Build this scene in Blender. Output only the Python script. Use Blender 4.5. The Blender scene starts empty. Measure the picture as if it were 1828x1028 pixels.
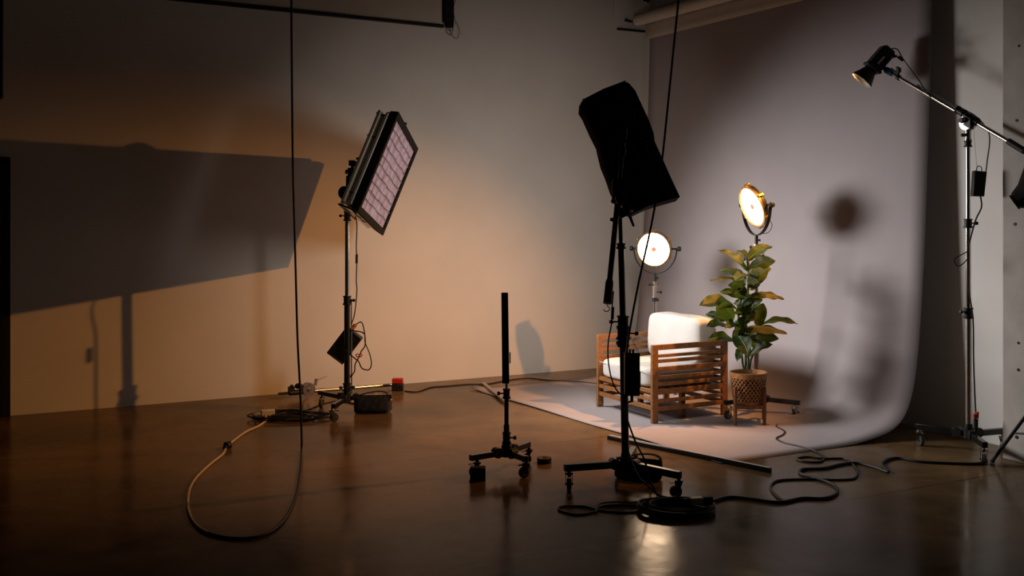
import bpy, bmesh, math, random
from mathutils import Vector, Matrix
random.seed(7)
D = bpy.data
sc = bpy.context.scene
COL = sc.collection
V = Vector
FPX, HZ, CX, H = 1837.0, 383.0, 914.0, 1.65      # focal length (px), horizon row, centre column, eye height (m)

# ------------------------------------------------------------------ camera, world, exposure
cam_d = D.cameras.new('camera'); cam = D.objects.new('camera', cam_d); COL.objects.link(cam)
cam.location = (0, 0, H); cam.rotation_euler = (math.pi/2, 0, 0)
cam_d.sensor_width = 36.0; cam_d.lens = FPX*36/1828; cam_d.shift_y = (HZ-514)/1828
cam_d.clip_start = .05; cam_d.clip_end = 60
sc.camera = cam
w = D.worlds.new('world'); sc.world = w; w.use_nodes = True
w.node_tree.nodes['Background'].inputs[0].default_value = (.9, .8, .6, 1)
w.node_tree.nodes['Background'].inputs[1].default_value = .005
sc.view_settings.view_transform = 'Standard'; sc.view_settings.look = 'None'
sc.view_settings.gamma = 1; sc.view_settings.exposure = 0; sc.view_settings.use_curve_mapping = False
# lamp powers, used in the builders of the lamps
SPOT_W, PANEL_W, PANEL2_W, DISC1, DISC2 = 500, 36, 13.5, 20.0, 5.0
SPOT_C, PANEL_C, DISC_C = (1, .385, .075), (1, .95, .92), (1, .70, .44)

# ------------------------------------------------------------------ placing helpers
def F(px, py, z=0.0):
    Y = (H-z)*FPX/(py-HZ); return V(((px-CX)/FPX*Y, Y, z))
def A(px, py, Y):
    return V(((px-CX)/FPX*Y, Y, H+(HZ-py)*Y/FPX))
a_ = V((.887, .461, 0)).normalized(); b_ = V((-.461, .887, 0)).normalized(); UP = V((0, 0, 1))
WB = V((3.435, 7.453, 0)); WA = V((-4.12, 8.44, 0))
def PB(t, d, z=0): return WB + b_*t - a_*d + UP*z       # t along the backdrop wall, d out from it
def PA(s, d, z=0): return WA + a_*s - b_*d + UP*z       # s along the long wall, d out from it
S_CORNER = (WB-WA).dot(a_)
T_CORNER = (WA-WB).dot(b_)

# ------------------------------------------------------------------ materials
def newmat(name):
    m = D.materials.new(name); m.use_nodes = True
    nt = m.node_tree; return m, nt, nt.nodes['Principled BSDF']
def simple(name, col, rough=.5, metal=0, spec=.5, noise=.0, scale=30, bump=0):
    m, nt, p = newmat(name)
    p.inputs['Roughness'].default_value = rough; p.inputs['Metallic'].default_value = metal
    p.inputs['Specular IOR Level'].default_value = spec
    n = nt.nodes.new('ShaderNodeTexNoise'); n.inputs['Scale'].default_value = scale; n.inputs['Detail'].default_value = 4
    tc = nt.nodes.new('ShaderNodeTexCoord'); nt.links.new(tc.outputs['Object'], n.inputs['Vector'])
    r = nt.nodes.new('ShaderNodeValToRGB')
    r.color_ramp.elements[0].color = (*[c*(1-noise) for c in col], 1); r.color_ramp.elements[0].position = .3
    r.color_ramp.elements[1].color = (*[min(1, c*(1+noise)) for c in col], 1); r.color_ramp.elements[1].position = .7
    nt.links.new(n.outputs['Fac'], r.inputs[0]); nt.links.new(r.outputs[0], p.inputs['Base Color'])
    if bump:
        b = nt.nodes.new('ShaderNodeBump'); b.inputs['Strength'].default_value = bump; b.inputs['Distance'].default_value = .01
        nt.links.new(n.outputs['Fac'], b.inputs['Height']); nt.links.new(b.outputs[0], p.inputs['Normal'])
    return m
M = {}
M['wall'] = simple('painted_wall', (.73, .71, .68), .75, noise=.05, scale=1.3, spec=.2)
M['pillar'] = simple('plastered_concrete', (.50, .47, .43), .85, noise=.12, scale=5, bump=.25, spec=.2)
M['ceiling'] = simple('ceiling_paint', (.12, .11, .10), .9, noise=.1)
M['paper'] = simple('mauve_paper', (.37, .335, .345), .8, noise=.03, scale=3, spec=.15)
M['white_paper'] = simple('white_paper', (.60, .55, .47), .8, noise=.03, scale=4, spec=.15)
M['grey_paper'] = simple('dark_grey_paper', (.05, .05, .04), .8, noise=.05)
M['screen'] = simple('projection_cloth', (.60, .55, .46), .8, noise=.03, scale=4, spec=.1)
M['black'] = simple('black_paint', (.012, .012, .012), .45, noise=.2, spec=.35)
M['gloss_black'] = simple('black_gloss', (.010, .010, .010), .25, noise=.2)
M['cloth'] = simple('black_nylon', (.010, .010, .010), .8, noise=.3, scale=20, bump=.3, spec=.2)
M['rubber'] = simple('black_rubber', (.014, .014, .014), .55, noise=.2, spec=.3)
M['tyre'] = simple('grey_rubber', (.05, .05, .05), .5, noise=.2)
M['chrome'] = simple('chrome', (.62, .60, .57), .18, 1, noise=.05)
M['steel'] = simple('dull_steel', (.45, .42, .38), .35, 1, noise=.15)
M['silver'] = simple('silver_housing', (.62, .57, .48), .38, .45, noise=.1, scale=8)
M['white_cable'] = simple('cream_rubber', (.55, .45, .33), .55, noise=.1)
M['white_plastic'] = simple('cream_plastic', (.62, .55, .42), .45, noise=.1)
M['glint_silver'] = simple('bright_glint_silver', (.85, .80, .70), .35, .3, noise=.05)  # lighter than the housing so the added rails read as highlights
M['red'] = simple('red_plastic', (.55, .02, .01), .4, noise=.1)
M['orange'] = simple('orange_plastic', (.75, .17, .03), .4, noise=.1)
M['blue'] = simple('blue_anodised', (.01, .09, .28), .35, .3, noise=.1)
M['tape'] = simple('beige_tape', (.50, .42, .26), .7, noise=.1)
M['brass'] = simple('brass_rim', (.45, .28, .10), .3, .9, noise=.2)
M['door'] = simple('dark_door', (.30, .20, .12), .6, noise=.1)
M['label'] = simple('white_label', (.6, .6, .6), .6)
M['soil'] = simple('soil', (.05, .035, .02), .95, noise=.5, scale=60, bump=.6)
M['stem'] = simple('green_stem', (.07, .085, .03), .6, noise=.3)

def wood(name, c0, c1, axis_scale=(3, 40, 40)):
    m, nt, p = newmat(name); p.inputs['Roughness'].default_value = .42
    tc = nt.nodes.new('ShaderNodeTexCoord'); mp = nt.nodes.new('ShaderNodeMapping'); mp.inputs['Scale'].default_value = axis_scale
    mp.inputs['Rotation'].default_value = (0, 0, -math.atan2(.461, .887))
    n = nt.nodes.new('ShaderNodeTexNoise'); n.inputs['Scale'].default_value = 1.5; n.inputs['Detail'].default_value = 5; n.inputs['Distortion'].default_value = .6
    r = nt.nodes.new('ShaderNodeValToRGB'); r.color_ramp.elements[0].color = (*c0, 1); r.color_ramp.elements[1].color = (*c1, 1)
    r.color_ramp.elements[0].position = .3; r.color_ramp.elements[1].position = .7
    nt.links.new(tc.outputs['Object'], mp.inputs[0]); nt.links.new(mp.outputs[0], n.inputs['Vector'])
    nt.links.new(n.outputs['Fac'], r.inputs[0]); nt.links.new(r.outputs[0], p.inputs['Base Color'])
    return m
M['teak'] = wood('teak_wood', (.15, .060, .016), (.30, .130, .038))
M['darkwood'] = wood('walnut_wood', (.16, .06, .018), (.27, .105, .035), (30, 30, 3))
M['rattan'] = simple('rattan', (.34, .15, .045), .55, noise=.35, scale=40, bump=.3)

def cushion_mat():
    m, nt, p = newmat('white_canvas'); p.inputs['Roughness'].default_value = .9; p.inputs['Specular IOR Level'].default_value = .1
    p.inputs['Base Color'].default_value = (.50, .485, .465, 1)
    tc = nt.nodes.new('ShaderNodeTexCoord'); n = nt.nodes.new('ShaderNodeTexNoise'); n.inputs['Scale'].default_value = 14; n.inputs['Detail'].default_value = 6
    b = nt.nodes.new('ShaderNodeBump'); b.inputs['Strength'].default_value = .25; b.inputs['Distance'].default_value = .02
    nt.links.new(tc.outputs['Object'], n.inputs['Vector']); nt.links.new(n.outputs['Fac'], b.inputs['Height']); nt.links.new(b.outputs[0], p.inputs['Normal'])
    return m
M['canvas'] = cushion_mat()

def emis(name, col, s):
    m = D.materials.new(name); m.use_nodes = True; nt = m.node_tree
    p = nt.nodes['Principled BSDF']; p.inputs['Base Color'].default_value = (*col, 1)
    p.inputs['Emission Color'].default_value = (*col, 1); p.inputs['Emission Strength'].default_value = s
    return m
M['led1'] = emis('led_face_low', DISC_C, DISC1); M['led2'] = emis('led_face_high', DISC_C, DISC2)
M['emblem'] = emis('red_emblem', (.85, .16, .08), .9)
M['emblem_ring'] = emis('pink_ring', (.95, .55, .48), 1.0)

def leaf_mat():
    m = D.materials.new('rubber_leaf'); m.use_nodes = True; nt = m.node_tree; p = nt.nodes['Principled BSDF']
    p.inputs['Roughness'].default_value = .5
    p.inputs['Specular IOR Level'].default_value = .25
    g = nt.nodes.new('ShaderNodeNewGeometry'); tc = nt.nodes.new('ShaderNodeTexCoord')
    n = nt.nodes.new('ShaderNodeTexNoise'); n.inputs['Scale'].default_value = 9; n.inputs['Detail'].default_value = 4
    nt.links.new(tc.outputs['Object'], n.inputs['Vector'])
    r1 = nt.nodes.new('ShaderNodeValToRGB'); r1.color_ramp.elements[0].color = (.005, .017, .004, 1); r1.color_ramp.elements[1].color = (.022, .065, .009, 1)
    r1.color_ramp.elements[0].position = .35; r1.color_ramp.elements[1].position = .75
    r2 = nt.nodes.new('ShaderNodeValToRGB'); r2.color_ramp.elements[0].color = (.030, .034, .008, 1); r2.color_ramp.elements[1].color = (.085, .082, .018, 1)
    mx = nt.nodes.new('ShaderNodeMixRGB')
    nt.links.new(n.outputs['Fac'], r1.inputs[0]); nt.links.new(n.outputs['Fac'], r2.inputs[0])
    nt.links.new(g.outputs['Backfacing'], mx.inputs[0]); nt.links.new(r1.outputs[0], mx.inputs[1]); nt.links.new(r2.outputs[0], mx.inputs[2])
    nt.links.new(mx.outputs[0], p.inputs['Base Color'])
    tr = nt.nodes.new('ShaderNodeBsdfTranslucent'); tr.inputs[0].default_value = (.20, .28, .02, 1)
    ms = nt.nodes.new('ShaderNodeMixShader'); ms.inputs[0].default_value = .16
    nt.links.new(p.outputs[0], ms.inputs[1]); nt.links.new(tr.outputs[0], ms.inputs[2])
    nt.links.new(ms.outputs[0], nt.nodes['Material Output'].inputs[0])
    return m
M['leaf'] = leaf_mat()
M['vein'] = simple('pale_vein', (.22, .26, .06), .5)

def floor_mat():
    m, nt, p = newmat('polished_concrete'); L = nt.links.new; N = nt.nodes.new
    tc = N('ShaderNodeTexCoord')
    def noise(s, d, dist=0):
        n = N('ShaderNodeTexNoise'); n.inputs['Scale'].default_value = s; n.inputs['Detail'].default_value = d; n.inputs['Distortion'].default_value = dist
        L(tc.outputs['Object'], n.inputs['Vector']); return n
    n1 = noise(.9, 8, .6); n2 = noise(7, 6); n3 = noise(2.4, 8, 1.2)
    r = N('ShaderNodeValToRGB')
    r.color_ramp.elements[0].position = .32; r.color_ramp.elements[0].color = (.070, .044, .022, 1)
    r.color_ramp.elements[1].position = .72; r.color_ramp.elements[1].color = (.24, .150, .070, 1)
    L(n1.outputs['Fac'], r.inputs[0])
    mx = N('ShaderNodeMixRGB'); mx.blend_type = 'MULTIPLY'; mx.inputs[0].default_value = .7
    r2 = N('ShaderNodeValToRGB'); r2.color_ramp.elements[0].color = (.55, .52, .48, 1); r2.color_ramp.elements[0].position = .3; r2.color_ramp.elements[1].color = (1.0, 1.0, 1.0, 1); r2.color_ramp.elements[1].position = .62
    L(n3.outputs['Fac'], r2.inputs[0]); L(r.outputs[0], mx.inputs[1]); L(r2.outputs[0], mx.inputs[2])
    # saw-cut joints
    sep = N('ShaderNodeVectorMath'); sep.operation = 'DOT_PRODUCT'; sep.inputs[1].default_value = tuple(b_)
    L(tc.outputs['Object'], sep.inputs[0])
    wob = N('ShaderNodeMath'); wob.operation = 'MULTIPLY_ADD'; wob.inputs[1].default_value = .03; L(n2.outputs['Fac'], wob.inputs[0]); L(sep.outputs['Value'], wob.inputs[2])
    last = None
    for pos in (4.40, 6.475):
        s1 = N('ShaderNodeMath'); s1.operation = 'SUBTRACT'; L(wob.outputs[0], s1.inputs[0]); s1.inputs[1].default_value = pos
        s2 = N('ShaderNodeMath'); s2.operation = 'ABSOLUTE'; L(s1.outputs[0], s2.inputs[0])
        s3 = N('ShaderNodeMath'); s3.operation = 'LESS_THAN'; L(s2.outputs[0], s3.inputs[0]); s3.inputs[1].default_value = .004
        if last:
            ad = N('ShaderNodeMath'); ad.operation = 'MAXIMUM'; L(last.outputs[0], ad.inputs[0]); L(s3.outputs[0], ad.inputs[1]); last = ad
        else: last = s3
    mj = N('ShaderNodeMixRGB'); L(last.outputs[0], mj.inputs[0]); L(mx.outputs[0], mj.inputs[1]); mj.inputs[2].default_value = (.025, .02, .015, 1)
    L(mj.outputs[0], p.inputs['Base Color'])
    rr = N('ShaderNodeMapRange'); rr.inputs[1].default_value = .3; rr.inputs[2].default_value = .7; rr.inputs[3].default_value = .13; rr.inputs[4].default_value = .24
    L(n3.outputs['Fac'], rr.inputs[0]); L(rr.outputs[0], p.inputs['Roughness'])
    b = N('ShaderNodeBump'); b.inputs['Strength'].default_value = .12; b.inputs['Distance'].default_value = .01
    L(n2.outputs['Fac'], b.inputs['Height']); L(b.outputs[0], p.inputs['Normal'])
    p.inputs['Specular IOR Level'].default_value = .06
    return m
M['floor'] = floor_mat()

# ------------------------------------------------------------------ mesh helpers
class MB:
    def __init__(s): s.bm = bmesh.new(); s.slots = []; s.mi = 0
    def mat(s, m):
        if m not in s.slots: s.slots.append(m)
        s.mi = s.slots.index(m); return s
    def face(s, vs):
        try: f = s.bm.faces.new(vs); f.material_index = s.mi; return f
        except ValueError: return None
    def hexa(s, P):                                    # 8 points: bottom ring then top ring
        v = [s.bm.verts.new(p) for p in P]
        for q in ((3, 2, 1, 0), (4, 5, 6, 7), (0, 1, 5, 4), (1, 2, 6, 5), (2, 3, 7, 6), (3, 0, 4, 7)): s.face([v[i] for i in q])
        return s
    def box(s, c, ax, ay, az, sx, sy, sz):             # centre, axes, full sizes
        c = V(c); x = ax*sx/2; y = ay*sy/2; z = az*sz/2
        return s.hexa([c-x-y-z, c+x-y-z, c+x+y-z, c-x+y-z, c-x-y+z, c+x-y+z, c+x+y+z, c-x+y+z])
    def beam(s, p0, p1, w, h, up=UP):
        p0 = V(p0); p1 = V(p1); d = (p1-p0); L = d.length; d.normalize()
        sd = d.cross(up)
        if sd.length < 1e-4: sd = d.cross(V((1, 0, 0)))
        sd.normalize(); u = sd.cross(d)
        return s.box((p0+p1)/2, d, sd, u, L, w, h)
    def ring(s, c, n, r, seg, ref=None):
        n = n.normalized(); ref = ref or (V((1, 0, 0)) if abs(n.x) < .8 else V((0, 1, 0)))
        u = n.cross(ref).normalized(); v = n.cross(u)
        return [s.bm.verts.new(c + (u*math.cos(2*math.pi*i/seg)+v*math.sin(2*math.pi*i/seg))*r) for i in range(seg)]
    def cyl(s, p0, p1, r0, r1=None, seg=16, cap=True):
        p0 = V(p0); p1 = V(p1); r1 = r0 if r1 is None else r1; n = (p1-p0)
        A0 = s.ring(p0, n, r0, seg); B0 = s.ring(p1, n, r1, seg)
        for i in range(seg): s.face([A0[i], A0[(i+1) % seg], B0[(i+1) % seg], B0[i]])
        if cap: s.face(A0[::-1]); s.face(B0)
        return s
    def lathe(s, org, axis, prof, seg=32, caps=True, ref=None):   # prof: (distance along axis, radius)
        axis = axis.normalized(); rings = [s.ring(V(org)+axis*h, axis, r, seg, ref) for h, r in prof]
        for A0, B0 in zip(rings, rings[1:]):
            for i in range(seg): s.face([A0[i], A0[(i+1) % seg], B0[(i+1) % seg], B0[i]])
        if caps: s.face(rings[0][::-1]); s.face(rings[-1])
        return s
    def tube(s, pts, r, seg=8, closed=False):
        pts = [V(p) for p in pts]; n = len(pts); rings = []; u = None
        for i, p in enumerate(pts):
            if closed: t = pts[(i+1) % n]-pts[i-1]
            else: t = pts[min(i+1, n-1)]-pts[max(i-1, 0)]
            if t.length < 1e-9: t = UP.copy()
            t.normalize()
            if u is None: u = t.cross(UP if abs(t.z) < .9 else V((1, 0, 0))).normalized()
            else:
                u = u - t*u.dot(t)
                u = u.normalized() if u.length > 1e-6 else t.cross(V((1, 0, 0))).normalized()
            v = t.cross(u)
            rings.append([s.bm.verts.new(p+(u*math.cos(2*math.pi*k/seg)+v*math.sin(2*math.pi*k/seg))*r) for k in range(seg)])
        m = n if closed else n-1
        for i in range(m):
            A0 = rings[i]; B0 = rings[(i+1) % n]
            for k in range(seg): s.face([A0[k], A0[(k+1) % seg], B0[(k+1) % seg], B0[k]])
        if not closed: s.face(rings[0][::-1]); s.face(rings[-1])
        return s
    def ball(s, c, r, seg=12, sc_=(1, 1, 1)):
        mt = Matrix.Translation(V(c)) @ Matrix.Diagonal((r*sc_[0], r*sc_[1], r*sc_[2], 1))
        g = bmesh.ops.create_uvsphere(s.bm, u_segments=seg, v_segments=seg//2+1, radius=1, matrix=mt)
        for v in g['verts']:
            for f in v.link_faces: f.material_index = s.mi
        return s
    def knob(s, p, d, L=.035, r=.013):                 # stem with a winged knob
        p = V(p); d = V(d).normalized(); e = p+d*L
        s.cyl(p, e, .005, seg=8)
        side = d.cross(UP)
        side = side.normalized() if side.length > .01 else V((1, 0, 0))
        s.cyl(e-d*.004, e+d*.014, r, r*.85, 10)
        s.beam(e-side*r*1.5, e+side*r*1.5, .010, .014, d)
        return s
    def build(s, name, mat=None, parent=None, loc=None, bevel=0, smooth=True, subsurf=0, solid=0):
        if loc is None: loc = root_loc(parent) if parent else V((0, 0, 0))
        bm = s.bm
        bmesh.ops.recalc_face_normals(bm, faces=bm.faces)
        for v in bm.verts: v.co -= loc
        for f in bm.faces: f.smooth = smooth
        for e in bm.edges:
            if len(e.link_faces) == 2 and e.calc_face_angle(0) > math.radians(38): e.smooth = False
        me = D.meshes.new(name); bm.to_mesh(me); bm.free()
        o = D.objects.new(name, me); COL.objects.link(o)
        if s.slots:
            for m in s.slots: me.materials.append(M[m])
        else: me.materials.append(M[mat])
        if parent: o.parent = parent
        else: o.location = loc
        if bevel:
            bv = o.modifiers.new('bevel', 'BEVEL'); bv.width = bevel; bv.segments = 2; bv.limit_method = 'ANGLE'
        if subsurf:
            ss = o.modifiers.new('sub', 'SUBSURF'); ss.levels = subsurf; ss.render_levels = subsurf
        if solid:
            so = o.modifiers.new('solid', 'SOLIDIFY'); so.thickness = solid; so.offset = 0
        return o
def root_loc(o):
    while o.parent: o = o.parent
    return V(o.location)
def tag(o, label=None, cat=None, group=None, kind=None):
    if label: o['label'] = label
    if cat: o['category'] = cat
    if group: o['group'] = group
    if kind: o['kind'] = kind
    return o
def thing(name, loc, label, cat, group=None):
    o = D.objects.new(name, None); COL.objects.link(o); o.location = loc; o.empty_display_size = .1
    return tag(o, label, cat, group)
def spline(pts, sub=8):
    pts = [V(p) for p in pts]; out = []
    P = [pts[0]*2-pts[1]]+pts+[pts[-1]*2-pts[-2]]
    for i in range(1, len(P)-2):
        p0, p1, p2, p3 = P[i-1:i+3]
        for k in range(sub):
            t = k/sub
            out.append(.5*((2*p1)+(p2-p0)*t+(2*p0-5*p1+4*p2-p3)*t*t+(3*p1-p0-3*p2+p3)*t**3))
    out.append(pts[-1]); return out
def cable(name, pts, r, mat, label, cat='cable', group=None, parent=None, sub=8):
    P = spline(pts, sub)
    for p in P: p.z = max(p.z, r)
    mb = MB(); mb.tube(P, r, 6)
    o = mb.build(name, mat, parent, None if parent else V(P[-1]))
    if not parent: tag(o, label, cat, group)
    return o

# ------------------------------------------------------------------ the room
def struct(name, mb, mat, loc=V((0, 0, 0)), **k): return tag(mb.build(name, mat, loc=loc, **k), kind='structure')
CEIL = 4.6
m = MB(); c = (PA(2, 5)); m.box(V((c.x, c.y, -.05)), a_, b_, UP, 16, 16, .1); struct('floor', m, 'floor', smooth=False)
m = MB(); m.box(V((c.x, c.y, CEIL+.05)), a_, b_, UP, 16, 16, .1); struct('ceiling', m, 'ceiling', smooth=False)
m = MB()
def wa(s0, s1, z0, z1): m.box(PA((s0+s1)/2, -.1, (z0+z1)/2), a_, b_, UP, s1-s0, .2, z1-z0)
wa(0, S_CORNER, 0, CEIL); wa(-1.05, 0, 2.12, CEIL); wa(-5, -1.05, 0, CEIL); struct('wall_back', m, 'wall', smooth=False)
m = MB(); m.box(PB(T_CORNER/2-2, -.1, CEIL/2), b_, a_, UP, T_CORNER+4.4, .2, CEIL); struct('wall_right', m, 'wall', smooth=False)
m = MB(); P0 = [(-.376, 0), (-.376, .324), (-1.3, .324), (-1.3, 0)]
m.hexa([PB(t, d, 0) for t, d in P0]+[PB(t, d, CEIL) for t, d in P0]); struct('wall_pillar', m, 'pillar', smooth=False, bevel=.008)
m = MB(); m.box(PA(-.525, -.14, 1.03), a_, b_, UP, .95, .04, 2.06)
dr = tag(m.build('door_1', 'door', loc=V((0, 0, 0)), smooth=False), kind='structure')
m = MB(); m.box(PA(-.03, -.06, 1.06), a_, b_, UP, .07, .16, 2.12); m.box(PA(-1.02, -.06, 1.06), a_, b_, UP, .07, .16, 2.12); m.box(PA(-.525, -.06, 2.085), a_, b_, UP, 1.06, .16, .07)
m.build('door_frame', 'black', dr)
m = MB(); m.box(PA(-.46, .07, 3.35), a_, b_, UP, .82, .14, 1.52)
tag(m.build('wall_cabinet', 'black', loc=PA(-.46, .07, 2.59), bevel=.01), 'black box fixture hung high on the wall above the doorway at the far left', 'cabinet')

# plaster scars on the pillar
m = MB()
for px, py in ((1815, 215), (1818, 612), (1815, 780), (1819, 82), (1812, 400), (1818, 660)):
    Y = 6.93; p = A(px, py, Y); t = (p-WB).dot(b_)
    # slide along the view ray until it meets the face of the pillar
    o0 = V((0, 0, H)); dr_ = p-o0; num = -(WB-a_*.3245-o0).dot(a_)/(-dr_.dot(a_)); q = o0+dr_*num
    m.cyl(q+a_*.002, q-a_*.003, .008+.006*random.random(), seg=9)
tag(m.build('trim_1', 'rubber', loc=V((0, 0, 0))), kind='structure')

# ------------------------------------------------------------------ backdrop paper and rolls
prof = [(.115, 3.93), (.125, 3.3), (.145, 2.7), (.17, 2.1), (.20, 1.5), (.235, 1.0), (.27, .65), (.305, .42), (.355, .26), (.43, .14), (.55, .06), (.82, .016), (1.0, .003), (1.4, .0015), (1.8, .0015), (2.12, .0015)]
m = MB(); NX = 24; rows = []
pp = []
for i in range(len(prof)-1):
    for k in range(4):
        q = k/4; pp.append((prof[i][0]*(1-q)+prof[i+1][0]*q, prof[i][1]*(1-q)+prof[i+1][1]*q))
pp.append(prof[-1])
for it in range(3):                                     # relax the bends
    pp = [pp[0]]+[((pp[i-1][0]+2*pp[i][0]+pp[i+1][0])/4, (pp[i-1][1]+2*pp[i][1]+pp[i+1][1])/4) for i in range(1, len(pp)-1)]+[pp[-1]]
for d, z in pp:
    row = []
    for j in range(NX+1):
        q = j/NX; fl = max(0, min(1, (d-.35)/.6))
        t0 = .37-.0*fl; t1 = 3.82
        t = t0+(t1+.08*(1-fl)-t0)*q; dd = d+q*(.09+.14*max(0, (d-.7)/1.42))
        zz = z+.004*math.sin(q*9+z*2)*(1 if z > .3 else 0)
        if d > 2.0: zz += .010*(.4+.6*math.sin(q*7)**2)*(d-2.0)/.12 + (.02*(q-.93)/.07 if q > .93 else 0)
        row.append(m.bm.verts.new(PB(t, dd, zz)))
    rows.append(row)
for r0, r1 in zip(rows, rows[1:]):
    for j in range(NX): m.face([r0[j], r0[j+1], r1[j+1], r1[j]])
bd = thing('paper_backdrop', PB(2, 1.4, 0), 'wide mauve paper backdrop sweeping down the wall and out under the armchair', 'backdrop')
m.build('paper_sweep', 'paper', bd, solid=.002)
m = MB(); m.cyl(PB(.1, .07, 3.94), PB(3.97, .15, 3.94), .046, seg=24); m.build('paper_roll', 'grey_paper', bd)
m = MB(); m.cyl(PB(3.97, .15, 3.94), PB(4.03, .15, 3.94), .022); m.cyl(PB(4.0, .15, 3.94), PB(4.025, .15, 3.94), .035); m.build('roll_plug', 'black', bd)
wr = thing('paper_roll', PB(2, .37, 3.7), 'cream white paper roll with a short loose flap hanging over the mauve backdrop', 'paper roll')
m = MB(); m.cyl(PB(.1, .21, 3.70), PB(4.0, .30, 3.70), .060, seg=28); m.build('roll', 'white_paper', wr)
m = MB(); r_ = []
for z, do in ((3.70, -.06), (3.62, -.058), (3.55, -.05), (3.485, -.04)):
    r_.append([m.bm.verts.new(PB(.2+(3.93-.2)*j/10, .21+.09*j/10+do, z)) for j in range(11)])
for r0, r1 in zip(r_, r_[1:]):
    for j in range(10): m.face([r0[j], r0[j+1], r1[j+1], r1[j]])
m.build('loose_flap', 'white_paper', wr, solid=.002)
m = MB(); m.cyl(PB(4.0, .30, 3.70), PB(4.06, .30, 3.70), .02); m.cyl(PB(4.025, .30, 3.70), PB(4.05, .30, 3.70), .034); m.build('roll_plug', 'black', wr)
bk = thing('roll_bracket', PB(4.1, .02, 3.6), 'wall bracket plate carrying the ends of the paper rolls in the corner', 'bracket')
m = MB(); m.box(PB(4.10, .265, 4.02), a_, b_, UP, .5, .012, .84); m.build('plate', 'wall', bk, bevel=.003)
m = MB(); m.beam(PB(4.08, .50, 3.605), PB(4.08, .12, 3.605), .03, .018); m.build('lower_edge', 'black', bk); m = MB(); m.cyl(PB(4.1, .30, 3.70), PB(4.05, .42, 3.70), .012); m.build('arm', 'black', bk); m = MB(); m.cyl(PB(4.1, .15, 3.94), PB(4.03, .15, 3.94), .012); m.build('arm', 'black', bk)
# chain drive on the long wall, beside the pulled-down screen
SE = PA(0, .16); 
def on_wall(px, d):                                    # s on the long wall (d in front of it) under column px
    k = (px-CX)/FPX; p = PA(0, d); return (k*p.y-p.x)/(a_.x-k*a_.y)
s1 = on_wall(790, .16); s0 = on_wall(150, .16)
scn = thing('projection_screen', PA((s0+s1)/2, .16, 3.5), 'rolled down cream screen with black bottom bar, high on the back wall', 'screen')
m = MB(); m.box(PA((s0+s1)/2, .16, 4.0), a_, b_, UP, s1-s0-.02, .004, .96); m.build('screen_cloth', 'screen', scn)
m = MB(); m.beam(PA(s0, .16, 3.52), PA(s1+.01, .16, 3.49), .03, .036); m.build('bottom_bar', 'black', scn, bevel=.006)
sc_ = on_wall(801, .08)
ch = thing('chain_bundle', PA(sc_, .08, 3.4), 'black bundle of bead chain hanging on the wall beside the rolled down screen', 'chain')
m = MB(); z_ = H+(HZ-24)*PA(sc_, .08).y/FPX
m.box(PA(sc_, .07, 4.0), a_, b_, UP, .105, .06, 8*.12-.05+.0); m.box(PA(sc_+.01, .07, 3.53), a_, b_, UP, .08, .06, .06); m.build('chain_pouch', 'cloth', ch, bevel=.01)
m = MB()
for k, (w_, l_) in enumerate(((.05, .09), (.03, .05), (.08, .12))):
    o0 = PA(sc_-.02+.02*k, .05, 3.52); m.tube(spline([o0, o0+a_*w_*.3-UP*l_*.7, o0+a_*w_-UP*l_, o0+a_*(w_+.03)-UP*l_*.4, o0+a_*w_+UP*.05]), .0028, 5)
o0 = PA(sc_+.05, .06, 3.9); m.tube(spline([o0, o0+a_*.03-UP*.1, o0+a_*.01-UP*.22, o0+a_*.035-UP*.36]), .003, 5)
m.build('bead_chain', 'black', ch)

# ------------------------------------------------------------------ roller stands
def caster(root, p, topz, ang, matfork='chrome', R=.036):
    """p: floor point of the wheel, ang: heading"""
    h = V((math.cos(ang), math.sin(ang), 0)); s_ = V((-h.y, h.x, 0)); ax = p+UP*R - h*.0
    m = MB().mat(matfork)
    for sg in (-1, 1):
        m.hexa([ax+s_*sg*.018-h*.010-UP*.006, ax+s_*sg*.021-h*.010-UP*.006, ax+s_*sg*.021+h*.010-UP*.006, ax+s_*sg*.018+h*.010-UP*.006,
                V((ax.x, ax.y, topz-.02))+s_*sg*.018-h*.0+h*.005-h*.03*0, V((ax.x, ax.y, topz-.02))+s_*sg*.021+h*.005, V((ax.x, ax.y, topz-.02))+s_*sg*.021+h*.035, V((ax.x, ax.y, topz-.02))+s_*sg*.018+h*.035])
    tp = V((ax.x, ax.y, topz-.02))+h*.018
    m.cyl(tp-UP*.004, tp+UP*.008, .024, seg=14); m.cyl(tp, V((tp.x, tp.y, topz)), .011, seg=10)
    m.cyl(ax-s_*.024, ax+s_*.024, .006, seg=8)
    m.beam(tp-h*.01, tp-h*.055-UP*.006, .022, .004)
    c = m.build('caster', None, root)
    m = MB(); m.lathe(ax-s_*.013, s_, [(0, R*.62), (0, R*.9), (.004, R), (.022, R), (.026, R*.9), (.026, R*.62)], 20); m.build('wheel', 'tyre', c)
    m = MB(); m.cyl(ax-s_*.015, ax+s_*.015, R*.5, seg=14); m.build('wheel_hub', 'steel', c)
    return c
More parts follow.
